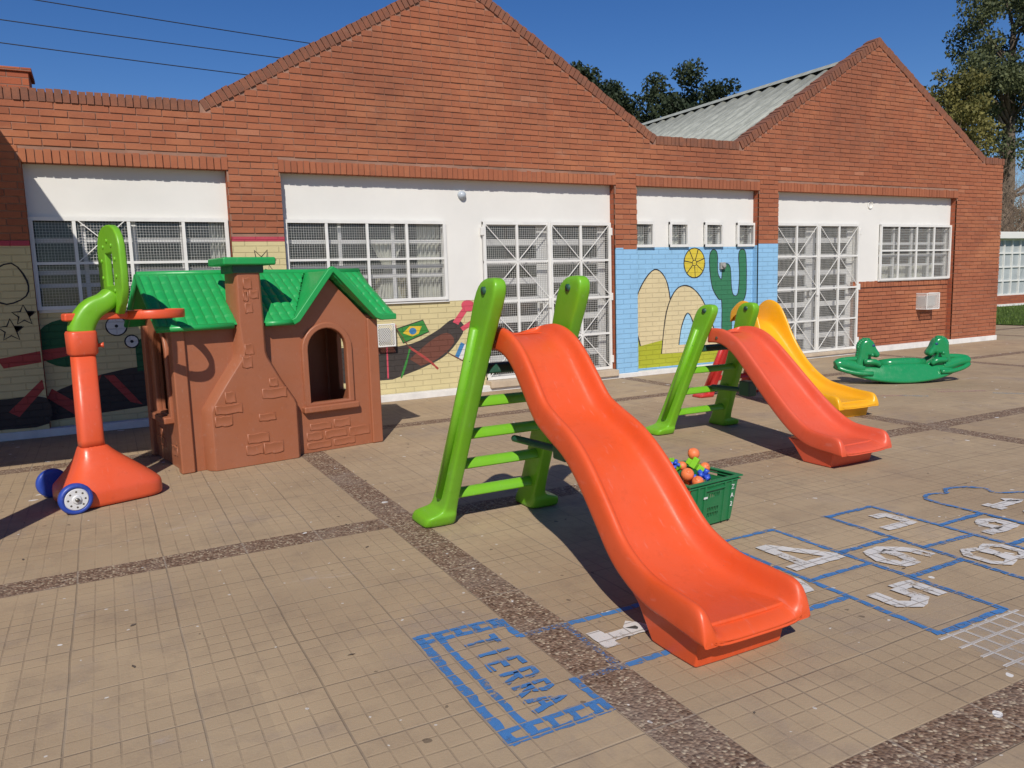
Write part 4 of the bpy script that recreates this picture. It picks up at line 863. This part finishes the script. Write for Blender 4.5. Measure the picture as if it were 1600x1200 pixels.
for s in (-1, 1):
    m = MB(); pts = smooth_path([(s*.52, 0, .20, .11), (s*.62, 0, .22, .10), (s*.74, 0, .26, .085), (s*.84, 0, .275, .08), (s*.90, 0, .262, .06)], 4); m.tube([p[:3] for p in pts], [p[3]*.9 for p in pts], 16)
    m.build('end_seat', M['rocker'], Rk, smooth=True, sub=1)
    m = MB(); m.tube(smooth_path([(s*.50, 0, .31), (s*.62, 0, .335), (s*.80, 0, .325), (s*.875, 0, .305)], 3), .036, 12); m.build('seat_rail', M['rocker'], Rk, smooth=True)
    for q in (-1, 1):
        m = MB(); m.tube(smooth_path([(s*.45, q*.15, .15), (s*.62, q*.13, .155), (s*.78, q*.09, .19), (s*.88, q*.05, .235)], 3), [.03]*9+[.025], 10); m.build('foot_rest', M['rocker'], Rk, smooth=True)
    # horse head facing the middle: shoulder, neck, head, muzzle
    c = s*.47; hp = smooth_path([(-.19, .19), (-.165, .30), (-.135, .40), (-.125, .50), (-.085, .575), (-.02, .605), (.04, .585), (.075, .54), (.10, .48), (.135, .43), (.150, .395), (.135, .360), (.095, .352), (.055, .385), (.035, .37), (.05, .325), (.11, .29), (.17, .25), (.21, .19)], 3)
    hd = poly('horse_head', M['rocker'], [(c-s*x, z) for x, z in (hp if s < 0 else hp[::-1])], t=.15, bevel=.038, M=XZ, parent=Rk)
    m = MB(); m.ball((c-s*.115, 0, .395), .046, 12, (1, 1.15, .95)); m.build('muzzle', M['rocker'], hd, smooth=True)
    m = MB(); m.tube([(c+s*.0, -.15, .40), (c+s*.0, .15, .40)], .018, 10); m.ball((c, -.15, .40), .026, 8); m.ball((c, .15, .40), .026, 8); m.build('handle', M['rocker'], hd, smooth=True)
    m = MB()
    for k in range(9): a = -.3+k*.27; m.ball((c+s*(.02+.105*cos(a)), 0, .495+.10*sin(a)), .026, 8, (1, 1.5, 1))
    for k in range(4): m.ball((c+s*(.115+.006*k), 0, .46-k*.032), .028, 8, (1, 1.5, 1))
    m.build('mane', M['rocker'], hd, smooth=True)
    for q in (-1, 1):
        m = MB(); m.ball((c-s*.05, q*.073, .515), .017, 10, (1.2, .5, 1)); m.build('eye', M['dark_eye'], hd, smooth=True)
        m = MB(); m.tube([(c+s*.03, q*.045, .565), (c+s*.035, q*.055, .60), (c+s*.03, q*.055, .62)], [.022, .018, .004], 8); m.build('ear', M['rocker'], hd, smooth=True)
        m = MB(); m.tube(smooth_path([(c+s*.08, q*.09, .30), (c-s*.06, q*.115, .30), (c-s*.13, q*.11, .25)], 3), [.035, .038, .04, .04, .036, .032, .026], 12); m.build('shoulder', M['rocker'], hd, smooth=True)

# ------------------------------------------------------------------ crate and the toys in it
C_ = empty('crate', (3.12, 3.645, 0), R(6), label='green plastic crate with slotted sides holding toys beside big slide', cat='crate')
LX, LY, HZ = .205, .215, .285
def cwall(L, name, rz, dist, slots=True):
    """a slightly battered wall with real slots"""
    T = Matrix.Rotation(rz, 4, 'Z') @ Matrix.Translation((0, -dist+.02, .015)) @ Matrix.Rotation(R(7), 4, 'X')
    hs_ = []
    if slots:
        for x0, x1, z0, z1, k in ((-.05, .05, .045, .115, 7), (-.05, .05, .17, .205, 7)):
            for i in range(k):
                a = x0+(x1-x0)*(i+.2)/k; b = x0+(x1-x0)*(i+.75)/k
                for j in range(2 if z0 < .1 else 1):
                    za = z0+(z1-z0)*j/(2 if z0 < .1 else 1)+.002; zb_ = z0+(z1-z0)*(j+1)/(2 if z0 < .1 else 1)-.004; hs_.append([(a, za), (a, zb_), (b, zb_), (b, za)])
        hs_.append([(-.055, .235), (-.055, .262), (.055, .262), (.055, .235)])
    o = poly(name, M['crate'], [(-L+.035, 0), (L-.035, 0), (L, HZ-.015), (-L, HZ-.015)], hs_, t=.004, M=T @ XZ, parent=C_)
    r = MB()
    for x in (-L+.06, -.085, .085, L-.06): r.box((x-.006, -.012, .004), (x+.006, 0, HZ-.03), T)
    r.box((-.085, -.014, .222), (.085, 0, .232), T)
    r.build('stiffening_ribs', M['crate'], o, bevel=.002); return o, T
fw, FT = cwall(LX, 'long_side', 0, LY); cwall(LX, 'long_side', pi, LY); cwall(LY, 'short_side', pi/2, LX); cwall(LY, 'short_side', -pi/2, LX)
m = MB(); m.box((-LX+.03, -LY+.03, .004), (LX-.03, LY-.03, .012)); m.build('crate_base', M['crate'], C_, bevel=.002)
def rim_ring(hx, hy, z, t, w_): 
    m = MB()
    o_ = [(-hx, -hy), (hx, -hy), (hx, hy), (-hx, hy)]; i_ = [(-hx+w_, -hy+w_), (hx-w_, -hy+w_), (hx-w_, hy-w_), (-hx+w_, hy-w_)]
    m.loft([[(x, y, z) for x, y in o_], [(x, y, z+t) for x, y in o_], [(x, y, z+t) for x, y in i_], [(x, y, z) for x, y in i_], [(x, y, z) for x, y in o_]], caps=False); return m
m = rim_ring(LX+.028, LY+.028, .284, .009, .032); q = rim_ring(LX+.020, LY+.020, .265, .007, .022); m.add(q.v, q.f); m.build('crate_rim', M['crate'], C_, bevel=.003)
for i, ch_ in enumerate('ZA2'): text('lettering', ch_, .042, M['marker'], C_, FT @ Matrix.Translation((LX-.06+.012*(i == 9)+.004, -.0135, .215-.055*i)) @ XZ @ Matrix.Rotation(0, 4, 'Z'))
m = MB(); m.box((-.10, -.0135, .178), (-.068, -.012, .190), FT); m.build('small_label', M['marker'], C_)
toys = []
def toy_ball(loc, r, mat, lab):
    rt = empty('toy_ball', loc, random.uniform(0, 3), label=lab, cat='toy', group='plastic toy pieces heaped in the green crate')
    m = MB(); m.ball((0, 0, 0), r, 14); b = m.build('ball', M[mat], rt, smooth=True)
    m = MB(); m.tube([(0, 0, r*.9), (0, 0, r*1.02)], [r*.35, r*.33], 12); m.build('socket_ring', M[mat], b, smooth=True); rt.rotation_euler = (random.uniform(-1, 1), random.uniform(-1, 1), 0)
def toy_block(loc, sz, mat, lab, rot, kind='cross'):
    rt = empty('toy_connector', loc, 0, label=lab, cat='toy', group='plastic toy pieces heaped in the green crate'); rt.rotation_euler = rot
    if kind == 'cross':
        m = MB(); m.box((-sz, -sz*.32, -sz*.32), (sz, sz*.32, sz*.32)); m.build('bar', M[mat], rt, bevel=sz*.1)
        m = MB(); m.box((-sz*.33, -sz, -sz*.30), (sz*.33, sz, sz*.30)); m.build('cross_bar', M[mat], rt, bevel=sz*.1)
        m = MB(); m.box((-sz*1.0, -sz*.3, sz*.2), (-sz*.5, sz*.3, sz*.75)); m.build('upright', M[mat], rt, bevel=sz*.1)
    else:
        for k, d in enumerate(((1, 0, 0), (0, 1, 0), (0, 0, 1), (-1, 0, 0), (0, -1, 0), (0, 0, -1))):
            m = MB(); v = Vector(d)*sz; m.tube([v*.2, v*.7, v], [sz*.38, sz*.34, sz*.42], 10); m.build('arm', M[mat], rt, smooth=True)
def cl(lx, ly, lz): c_, s_ = cos(R(6)), sin(R(6)); lx += .0; ly -= .03; lz -= .022; return (3.12+lx*c_-ly*s_, 3.645+lx*s_+ly*c_, lz)
for a in [((-.175, .03, .355), .034, 'toy_orange', 'orange toy ball at the left edge of the heap beside the slide'), ((-.085, -.055, .335), .040, 'toy_orange', 'larger pinkish orange ball at the front of the heap'), ((-.07, -.125, .30), .036, 'toy_orange', 'orange ball half below the front rim of the crate'),
          ((.065, .035, .425), .037, 'toy_orange', 'orange ball crowning the heap on the green connector'), ((.095, -.03, .345), .032, 'toy_orange', 'orange ball at the right of the heap beneath the green connector'), ((-.025, .045, .36), .028, 'toy_orange', 'small orange ball in the middle of the heap behind the others'), ((-.19, .09, .385), .020, 'toy_blue', 'small blue toy piece highest at the left of the heap'), ((-.14, .08, .37), .02, 'yellow', 'little yellow ball in the heap beside the slide')]:
    lx, ly, lz = a[0]; toy_ball(cl(lx, ly, lz), *a[1:])
toy_block(cl(.05, .0, .355), .066, 'toy_green', 'lime green cross shaped connector under the topmost orange ball', (.45, .35, .5)); toy_block(cl(-.07, .07, .37), .05, 'toy_green', 'smaller lime green connector at the back of the heap', (.8, -.4, 1.1))
toy_block(cl(.02, -.09, .318), .042, 'toy_blue', 'large blue spiked connector at the front right of the heap', (.4, .3, .2), 'jack'); toy_block(cl(-.10, .03, .385), .028, 'toy_blue', 'small blue spiked connector near the top of the heap', (.2, .7, .9), 'jack')
toy_block(cl(-.02, -.07, .29), .035, 'toy_blue', 'blue spiked connector wedged between orange ball and blue piece', (.9, .1, .3), 'jack')
toy_block(cl(.0, .0, .22), .075, 'toy_orange', 'orange connector seen through the hand hole of the crate', (.3, 1.2, .3)); toy_block(cl(-.1, -.03, .20), .08, 'toy_orange', 'orange connector deep in the crate behind the upper slots', (1.1, .3, .6)); toy_block(cl(.05, -.05, .10), .085, 'toy_orange', 'orange connector lying low behind the slots of the crate', (.2, .4, 1.0)); toy_block(cl(-.09, .05, .11), .085, 'toy_green', 'green connector at the bottom of the crate', (.6, .2, .2))

# ------------------------------------------------------------------ floor paint: hopscotch
HP = empty('hopscotch', (2.8, 2.6, 0), label='blue hopscotch grid with white numbers painted on the yard floor', cat='floor game')
def fp(name, pts, mat, lay, par=HP):
    p0 = Vector(HP.location[:2]) if par == HP else Vector(par.location[:2])
    me = bpy.data.meshes.new(name); me.from_pydata([(x-p0.x, y-p0.y, .002+.0004*lay) for x, y in pts], [], [tuple(range(len(pts)))]); me.materials.append(M[mat])
    o = bpy.data.objects.new(name, me); COL.objects.link(o); o.parent = par; return o
def fstroke(name, pts, wd, mat, lay, par=HP):
    pts = dens(pts, .03); m = MB(); P2 = [Vector(p) for p in pts]; rg = []; p0 = Vector(par.location[:2])
    for i, p in enumerate(P2):
        t = (P2[min(i+1, len(P2)-1)]-P2[max(i-1, 0)]).normalized(); n_ = Vector((-t.y, t.x)); jt_ = .1 if mat == 'white_line' else .3; a = wd/2*random.uniform(1-jt_, 1+jt_); b = wd/2*random.uniform(1-jt_, 1+jt_); q = p-p0
        rg.append([(q.x+n_.x*a, q.y+n_.y*a, .002+.0004*lay), (q.x-n_.x*b, q.y-n_.y*b, .002+.0004*lay)])
    m.loft(rg, closed=False); return m.build(name, M[mat], par)
LN = [[(1.66, 2.76), (2.96, 2.75)], [(1.66, 2.33), (2.96, 2.32)], [(1.67, 2.78), (1.66, 2.31)], [(2.11, 2.76), (2.11, 2.32)], [(2.54, 2.76), (2.54, 2.32)], [(1.45, 2.77), (1.66, 2.76)], [(1.46, 2.335), (1.66, 2.33)],
      [(2.965, 3.21), (2.95, 1.87)], [(3.39, 3.20), (3.41, 1.87)], [(2.96, 3.20), (3.40, 3.20)], [(2.96, 2.545), (3.39, 2.545)], [(2.95, 1.875), (3.42, 1.875)], [(3.84, 3.22), (3.83, 1.86)], [(3.40, 2.73), (3.83, 2.735)], [(3.40, 2.32), (3.83, 2.33)],
      [(4.25, 3.20), (4.26, 1.86)], [(3.83, 3.19), (4.26, 3.19)], [(3.84, 2.545), (4.25, 2.53)], [(3.83, 1.87), (4.26, 1.87)], [(4.67, 2.74), (4.68, 2.2)], [(4.25, 2.73), (4.67, 2.735)], [(4.26, 2.33), (4.68, 2.33)]]
for i, l in enumerate(LN): fstroke('grid_line', l, .034, 'blue_line', i*.6)
cl_ = smooth_path([(4.68, 1.9), (4.68, 2.5), (4.67, 2.74), (4.66, 3.0), (4.69, 3.12), (4.80, 3.16), (4.91, 3.12), (5.00, 3.18), (5.14, 3.15), (5.22, 3.05), (5.18, 2.95), (5.30, 2.88), (5.45, 2.80), (5.50, 2.6), (5.42, 2.42), (5.5, 2.2), (5.3, 2.0), (5.05, 1.95), (4.85, 1.85), (4.68, 1.9)], 4)
fstroke('cloud_outline', cl_, .030, 'blue_line', 14)
DG = {'1': [[(.2, .7), (.5, .98), (.5, .05)], [(.15, .04), (.85, .04)]], '2': [[(.1, .8), (.3, .97), (.7, .97), (.88, .75), (.7, .5), (.1, .05)], [(.1, .04), (.9, .04)]], '3': [[(.1, .9), (.4, .98), (.85, .85), (.8, .6), (.45, .52), (.85, .4), (.88, .15), (.5, .02), (.1, .1)]],
      '4': [[(.95, .0), (.95, 1.0)], [(.93, .95), (.04, .36)], [(.0, .30), (.93, .30)]], '5': [[(.88, .95), (.15, .95), (.15, .55)], [(.15, .55), (.75, .58), (.92, .3), (.7, .06), (.1, .06)]], '6': [[(.85, .95), (.4, .85), (.12, .5), (.15, .18), (.5, .04), (.85, .18), (.85, .42), (.5, .52), (.2, .42)]],
      '7': [[(.08, .55), (.10, .93), (.82, .93), (.82, .04)]], '8': [[(.5, .53), (.2, .58), (.12, .78), (.3, .96), (.7, .96), (.88, .78), (.8, .58), (.5, .53)], [(.5, .50), (.16, .44), (.08, .22), (.28, .04), (.72, .04), (.92, .22), (.84, .44), (.5, .50)]], '9': [[(.8, .55), (.3, .5), (.12, .72), (.3, .95), (.8, .95), (.85, .6), (.85, .05)]],
      'C': [[(.9, .85), (.5, .98), (.15, .7), (.15, .3), (.5, .03), (.9, .15)]], 'I': [[(.5, .0), (.5, 1)]], 'T': [[(.5, .0), (.5, .95)], [(.0, .95), (1, .95)]], 'E': [[(.9, .97), (.15, .97), (.15, .03), (.9, .03)], [(.15, .5), (.75, .5)]], 'R': [[(.15, .0), (.15, .97), (.7, .95), (.85, .75), (.7, .52), (.15, .5)], [(.4, .5), (.9, .0)]], 'A': [[(.05, 0), (.5, 1), (.95, 0)], [(.22, .38), (.78, .38)]],
      'L': [[(.15, .97), (.15, .03), (.9, .03)]], 'O': [[(.5, .98), (.12, .75), (.12, .25), (.5, .02), (.88, .25), (.88, .75), (.5, .98)]]}
def digit(ch, x0, y0, h, wd, br, mat='white_line', par=HP, nm='number'):
    for i, ln in enumerate(DG[ch]): fstroke(nm, [(x0+v*h, y0-u*wd) for u, v in ln], br, mat, 16+i, par)
for ch, x0, y0, h, wd in (('1', 1.72, 2.66, .24, .22), ('2', 2.20, 2.68, .28, .22), ('3', 2.62, 2.66, .27, .22), ('4', 2.99, 3.02, .37, .34), ('5', 3.04, 2.30, .30, .22), ('6', 3.46, 2.68, .31, .28), ('7', 3.91, 3.05, .27, .24), ('8', 3.89, 2.42, .31, .27), ('9', 4.31, 2.67, .30, .20), ('1', 4.85, 2.86, .28, .18), ('O', 4.85, 2.62, .28, .22)): digit(ch, x0, y0, h, wd, .05 if ch == '8' else .07)
TB = empty('floor_sign', (1.27, 2.53, 0), label='blue painted box reading TIERRA at the start of the hopscotch', cat='floor sign')
for i, l in enumerate([[(1.07, 2.98), (1.45, 2.96)], [(1.085, 2.92), (1.445, 2.90)], [(1.07, 2.99), (1.065, 2.09)], [(1.15, 2.97), (1.15, 2.12)], [(1.06, 2.10), (1.46, 2.10)], [(1.06, 2.17), (1.455, 2.17)], [(1.45, 2.96), (1.45, 2.76)], [(1.455, 2.36), (1.455, 2.09)]]+[[(1.07+.0857*k, 2.10), (1.07+.0857*k, 2.17)] for k in range(5)]+[[(1.07+.0857*k, 2.91), (1.07+.0857*k, 2.97)] for k in range(5)]): fstroke('box_line', l, .030 if i != 2 else .04, 'blue_line', i*.6, TB)
for i, ch in enumerate('TIERRA'): digit(ch, 1.215+random.uniform(-.006, .006), 2.835-.108*i, .15, .085, .025, 'blue_line', TB, 'lettering')
WG = empty('chalk_grid', (3.2, 1.6, 0), label='faint worn white grid painted past square five of the hopscotch', cat='floor marking')
for k in range(6):
    fstroke('grid_line', [(2.976+.0857*k, 1.86), (2.976+.0857*k, 1.35)], .014, 'white_line', 1, WG); fstroke('grid_line', [(2.90, 1.843-.0857*k), (3.45, 1.843-.0857*k)], .014, 'white_line', 2, WG)
m = MB(); m.add([(-.27, -.26, .003), (.25, -.26, .003), (.25, .24, .003), (-.27, .24, .003)], [(0, 1, 2, 3)]); m.build('worn_patch', M['faint_white'], WG)
CK = empty('chalk_marks', (8.6, 5.9, 0), label='pink and pale blue chalk smudges on the floor in front of rocker', cat='chalk marks')
for a, c in (([(8.15, 6.15), (8.45, 5.95)], 'pink_chalk'), ([(8.42, 5.98), (8.62, 5.75)], 'cyan_chalk'), ([(9.0, 5.9), (9.5, 5.6)], 'pink_chalk'), ([(9.1, 6.1), (9.3, 5.9)], 'pink_chalk'), ([(9.4, 5.45), (9.6, 5.2)], 'cyan_chalk')): fstroke('chalk_smudge', a, .07, c, 1, CK)

# ------------------------------------------------------------------ trees, wires, far pavilion
def tree(name, loc, h, crown, leafm, label, cat='tree', seed=0, leaf=.14, nper=60, trunk_r=.2, droop=0, group=None, limbs=9, base=.35):
    """crown: list of (x,y,z,r) clumps relative to loc"""
    rr = random.Random(seed); rt = empty(name, loc, 0, label=label, cat=cat, group=group)
    m = MB(); top = Vector((rr.uniform(-.3, .3), rr.uniform(-.3, .3), h*.8)); tp = [Vector((0, 0, -.1)), Vector((rr.uniform(-.15, .15), 0, h*base)), Vector((top.x*.6, top.y*.6, h*.6)), top]
    m.tube(smooth_path([tuple(p) for p in tp], 4), [trunk_r*(1-.75*i/12) for i in range(13)], 9)
    cs = sorted(crown, key=lambda c: rr.random())[:limbs*3]
    for c in cs:
        e = Vector(c[:3]); z0 = min(h*.78, max(h*base*.8, e.z-rr.uniform(.8, 2.2))); t = z0/(h*.8); s0 = Vector((top.x*t*.8, top.y*t*.8, z0)); mid = s0.lerp(e, .5)+Vector((rr.uniform(-.2, .2), rr.uniform(-.2, .2), rr.uniform(-.1, .3)))
        r0 = trunk_r*.33*(1-t*.5); m.tube([s0, mid, e], [r0, r0*.6, r0*.25], 6)
    m.build('trunk', M['bark'], rt, smooth=True)
    m = MB()
    for (cx, cy, cz, r) in crown:
        base_t = rr.uniform(.1, .8); k_ = int(nper*r*r/.25)
        for i in range(k_):
            d = Vector((rr.gauss(0, 1), rr.gauss(0, 1), rr.gauss(0, 1))).normalized()*r*(rr.random()**.45); d.z *= .75
            p = Vector((cx, cy, cz))+d; L = leaf*rr.uniform(.6, 1.4); W2 = L*.34
            ax = Vector((rr.uniform(-1, 1), rr.uniform(-1, 1), rr.uniform(-1, 1)-droop)).normalized(); sd_ = ax.orthogonal().normalized(); sd_ = Matrix.Rotation(rr.uniform(0, 6.28), 3, ax) @ sd_
            m.cur = min(1, max(0, base_t+rr.gauss(0, .18))); m.add([p-ax*L/2, p+sd_*W2, p+ax*L/2, p-sd_*W2], [(0, 1, 2, 3)])
    m.build('crown', M[leafm], rt, tone=True); return rt
def clumps(seed, n_, cx, cy, z0, z1, rad, r0, r1, shape=lambda t: 1):
    rr = random.Random(seed); out = []
    for i in range(n_):
        t = rr.random(); a = rr.uniform(0, 2*pi); q = rad*shape(t)*rr.random()**.5; out.append((cx+q*cos(a), cy+q*sin(a), z0+(z1-z0)*t, rr.uniform(r0, r1)))
    return out
pine = lambda t: (1.02-t*t*.75)**.5*(.8+.2*sin(t*17))
for i, (x, y, h, rad, lab) in enumerate(((19.7, 30, 11.0, 1.3, 'dark tree just clearing the slope of the left gable'), (22.1, 31, 10.7, 1.6, 'dark tree second from the left behind the metal roof'), (24.9, 30, 11.6, 2.0, 'tallest dark tree rising above the metal roof'), (28.1, 30.5, 11.1, 1.7, 'dark tree nearest the right gable above the metal roof'), (23.4, 33, 9.4, 1.7, 'low dark tree filling the gap beside the tallest one'), (26.5, 34, 10.0, 1.9, 'dark tree behind the gap between the two on the right'))):
    tree('dark_tree', (x, y, 0), h, clumps(i+5, 30, 0, 0, h*.66, h-.35, rad, .45, .8, pine)+clumps(i+25, 16, 0, 0, h*.5, h*.75, rad*1.1, .6, .9), 'leaf_dark', lab, seed=i, leaf=.17, nper=150, trunk_r=.18, group='dark trees behind the school roof', limbs=6)
# eucalyptus beyond the end of the building
tree('eucalyptus', (41.6, 24.0, 0), 17, [c for c in clumps(41, 30, .5, 0, 9.5, 17.5, 3.2, .7, 1.3)]+clumps(42, 26, -1.2, 0, 6.5, 11, 2.8, .6, 1.1)+clumps(43, 16, -3.0, 0, 9.0, 11.5, 1.0, .5, .9)+clumps(48, 12, 1, 0, 3.5, 7, 2.6, .5, .8)+clumps(49, 9, -2.2, .5, 9.5, 14.0, 1.2, .5, .9)+clumps(50, 12, .6, 0, 11.5, 16.5, 2.8, .6, 1.0), 'leaf_euc', 'tall grey green eucalyptus at the right edge of the frame', seed=11, leaf=.15, nper=130, trunk_r=.42, droop=.8, limbs=16)
tree('olive_tree', (31.9, 20.6, 0), 10.0, clumps(44, 26, -.1, 0, 7.3, 9.4, 1.15, .4, .7)+clumps(45, 12, 1.0, 0, 6.4, 8.6, .8, .3, .5), 'leaf_olive', 'golden olive green tree behind the slope of the right gable', seed=12, leaf=.14, nper=170, trunk_r=.2, droop=.5, limbs=8)
tree('olive_tree', (36.0, 22.5, 0), 8.4, clumps(46, 20, 0, 0, 5.6, 8.0, 1.4, .4, .7), 'leaf_olive', 'lower olive green tree between the gable and the eucalyptus', seed=13, leaf=.14, nper=150, trunk_r=.16, droop=.5, limbs=8)
def bare(name, loc, h, seed, label):
    rr = random.Random(seed); rt = empty(name, loc, 0, label=label, cat='tree', group='bare branched shrubs beyond the building'); m = MB(); tw = MB()
    def grow(p, d, L, r, lv):
        pts = [p]; q = p.copy(); dd = d.copy()
        for k in range(4): dd = (dd+Vector((rr.uniform(-.3, .3), rr.uniform(-.3, .3), rr.uniform(-.22, .18)))).normalized(); q = q+dd*L/4; pts.append(q.copy())
        (m if lv < 2 else tw).tube(pts, [r*(1-.18*k) for k in range(5)], 5 if lv < 2 else 3, caps=False)
        if lv < 4:
            for k in range(4 if lv else 6):
                a = pts[rr.randint(1, 4)]; nd = (dd+Vector((rr.uniform(-1, 1), rr.uniform(-1, 1), rr.uniform(-.5, .7)))).normalized(); grow(a, nd, L*rr.uniform(.5, .75), r*.5, lv+1)
    for k in range(5): grow(Vector((rr.uniform(-.3, .3), rr.uniform(-.3, .3), 0)), Vector((rr.uniform(-.5, .5), rr.uniform(-.5, .5), 1)).normalized(), h*.42, .07, 0)
    m.build('trunk', M['twig'], rt, smooth=True); tw.build('branches', M['twig'], rt)
for i, (x, y, h) in enumerate(((33.3, 19.6, 7.0), (36.0, 20.5, 7.4), (39.0, 19.8, 7.0))): bare('bare_tree', (x, y, 0), h, 70+i, ('leafless tangled tree nearest the brick building corner', 'leafless tangled tree in the middle beyond the white pavilion', 'leafless tangled tree farthest right beyond the white pavilion')[i])
# white glazed pavilion
PV = empty('pavilion', (30, 17.4, 0), label='white pavilion with gridded grey panes on a low brick wall', cat='pavilion')
m = MB(); m.box((-.7, 0, 0), (14, .2, .42)); m.build('base_wall', M['brick_xz'], PV); m = MB(); m.box((-.72, -.03, 0), (14, .0, .10)); m.build('skirting', M['skirting'], PV)
f = MB()
for i in range(29): f.box((-.7+i*.52-.025, .03, .42), (-.7+i*.52+.025, .12, 2.55))
for z in (.45, .98, 1.5, 2.02, 2.52): f.box((-.7, .04, z-.028), (14, .11, z+.028))
fo = f.build('window_frame', M['white_steel'], PV); m = MB(); m.box((-.68, .09, .45), (14, .10, 2.5)); m.build('pane', plain('frosted_grey_panel', (.40, .43, .43), .4, .12, 2, .1), fo)
m = MB(); m.box((-.85, -.2, 2.55), (14, 4, 2.80)); m.build('roof', M['white_wall'], PV, bevel=.02); m = MB(); m.box((-.7, .2, 0), (-.5, 4, 2.55)); m.build('side_wall', M['white_wall'], PV)
# power line behind the building
PL = empty('utility_pole', (10.5, 25, 0), label='utility pole behind the left gable carrying three black wires', cat='utility pole')
m = MB(); m.tube([(0, 0, 0), (0, 0, 9.3)], [.14, .10], 10); m.build('pole', M['pole'], PL); m = MB(); m.box((-.06, -.5, 8.6), (.06, .5, 8.7)); m.build('cross_arm', M['pole'], PL)
for i, (za, zb_) in enumerate(((9.62, 8.86), (8.85, 8.36), (8.33, 7.72))):
    m = MB(); pts = []
    for k in range(25):
        t = k/24; x = -14+24.5*t; z = za+(.45 if i < 3 else 0)+(zb_-za-.45)*t-1.0*t*(1-t)*.55; pts.append((x, 25+(i-1)*.02, z))
    m.tube(pts, .014, 5); tag(m.build('overhead_wire', M['cable']), ('topmost black overhead wire crossing the sky at left', 'middle black overhead wire crossing the sky at left', 'lowest black overhead wire crossing the sky at left')[i], 'wire', 'overhead wires across the sky')
# a few dry leaves and crumbs on the floor
rr = random.Random(5)
m = MB()
for i in range(60):
    x, y = rr.uniform(-.6, 6), rr.uniform(1.6, 8); a = rr.uniform(0, 6.28); L = rr.uniform(.008, .02); m.add([(x-L*cos(a), y-L*sin(a), .003), (x+.4*L*sin(a), y-.4*L*cos(a), .006), (x+L*cos(a), y+L*sin(a), .004), (x-.4*L*sin(a), y+.4*L*cos(a), .004)], [(0, 1, 2, 3)])
tag(m.build('leaf_litter', M['bark']), 'tiny dry leaf crumbs scattered over the yard floor', 'litter', kind='stuff')
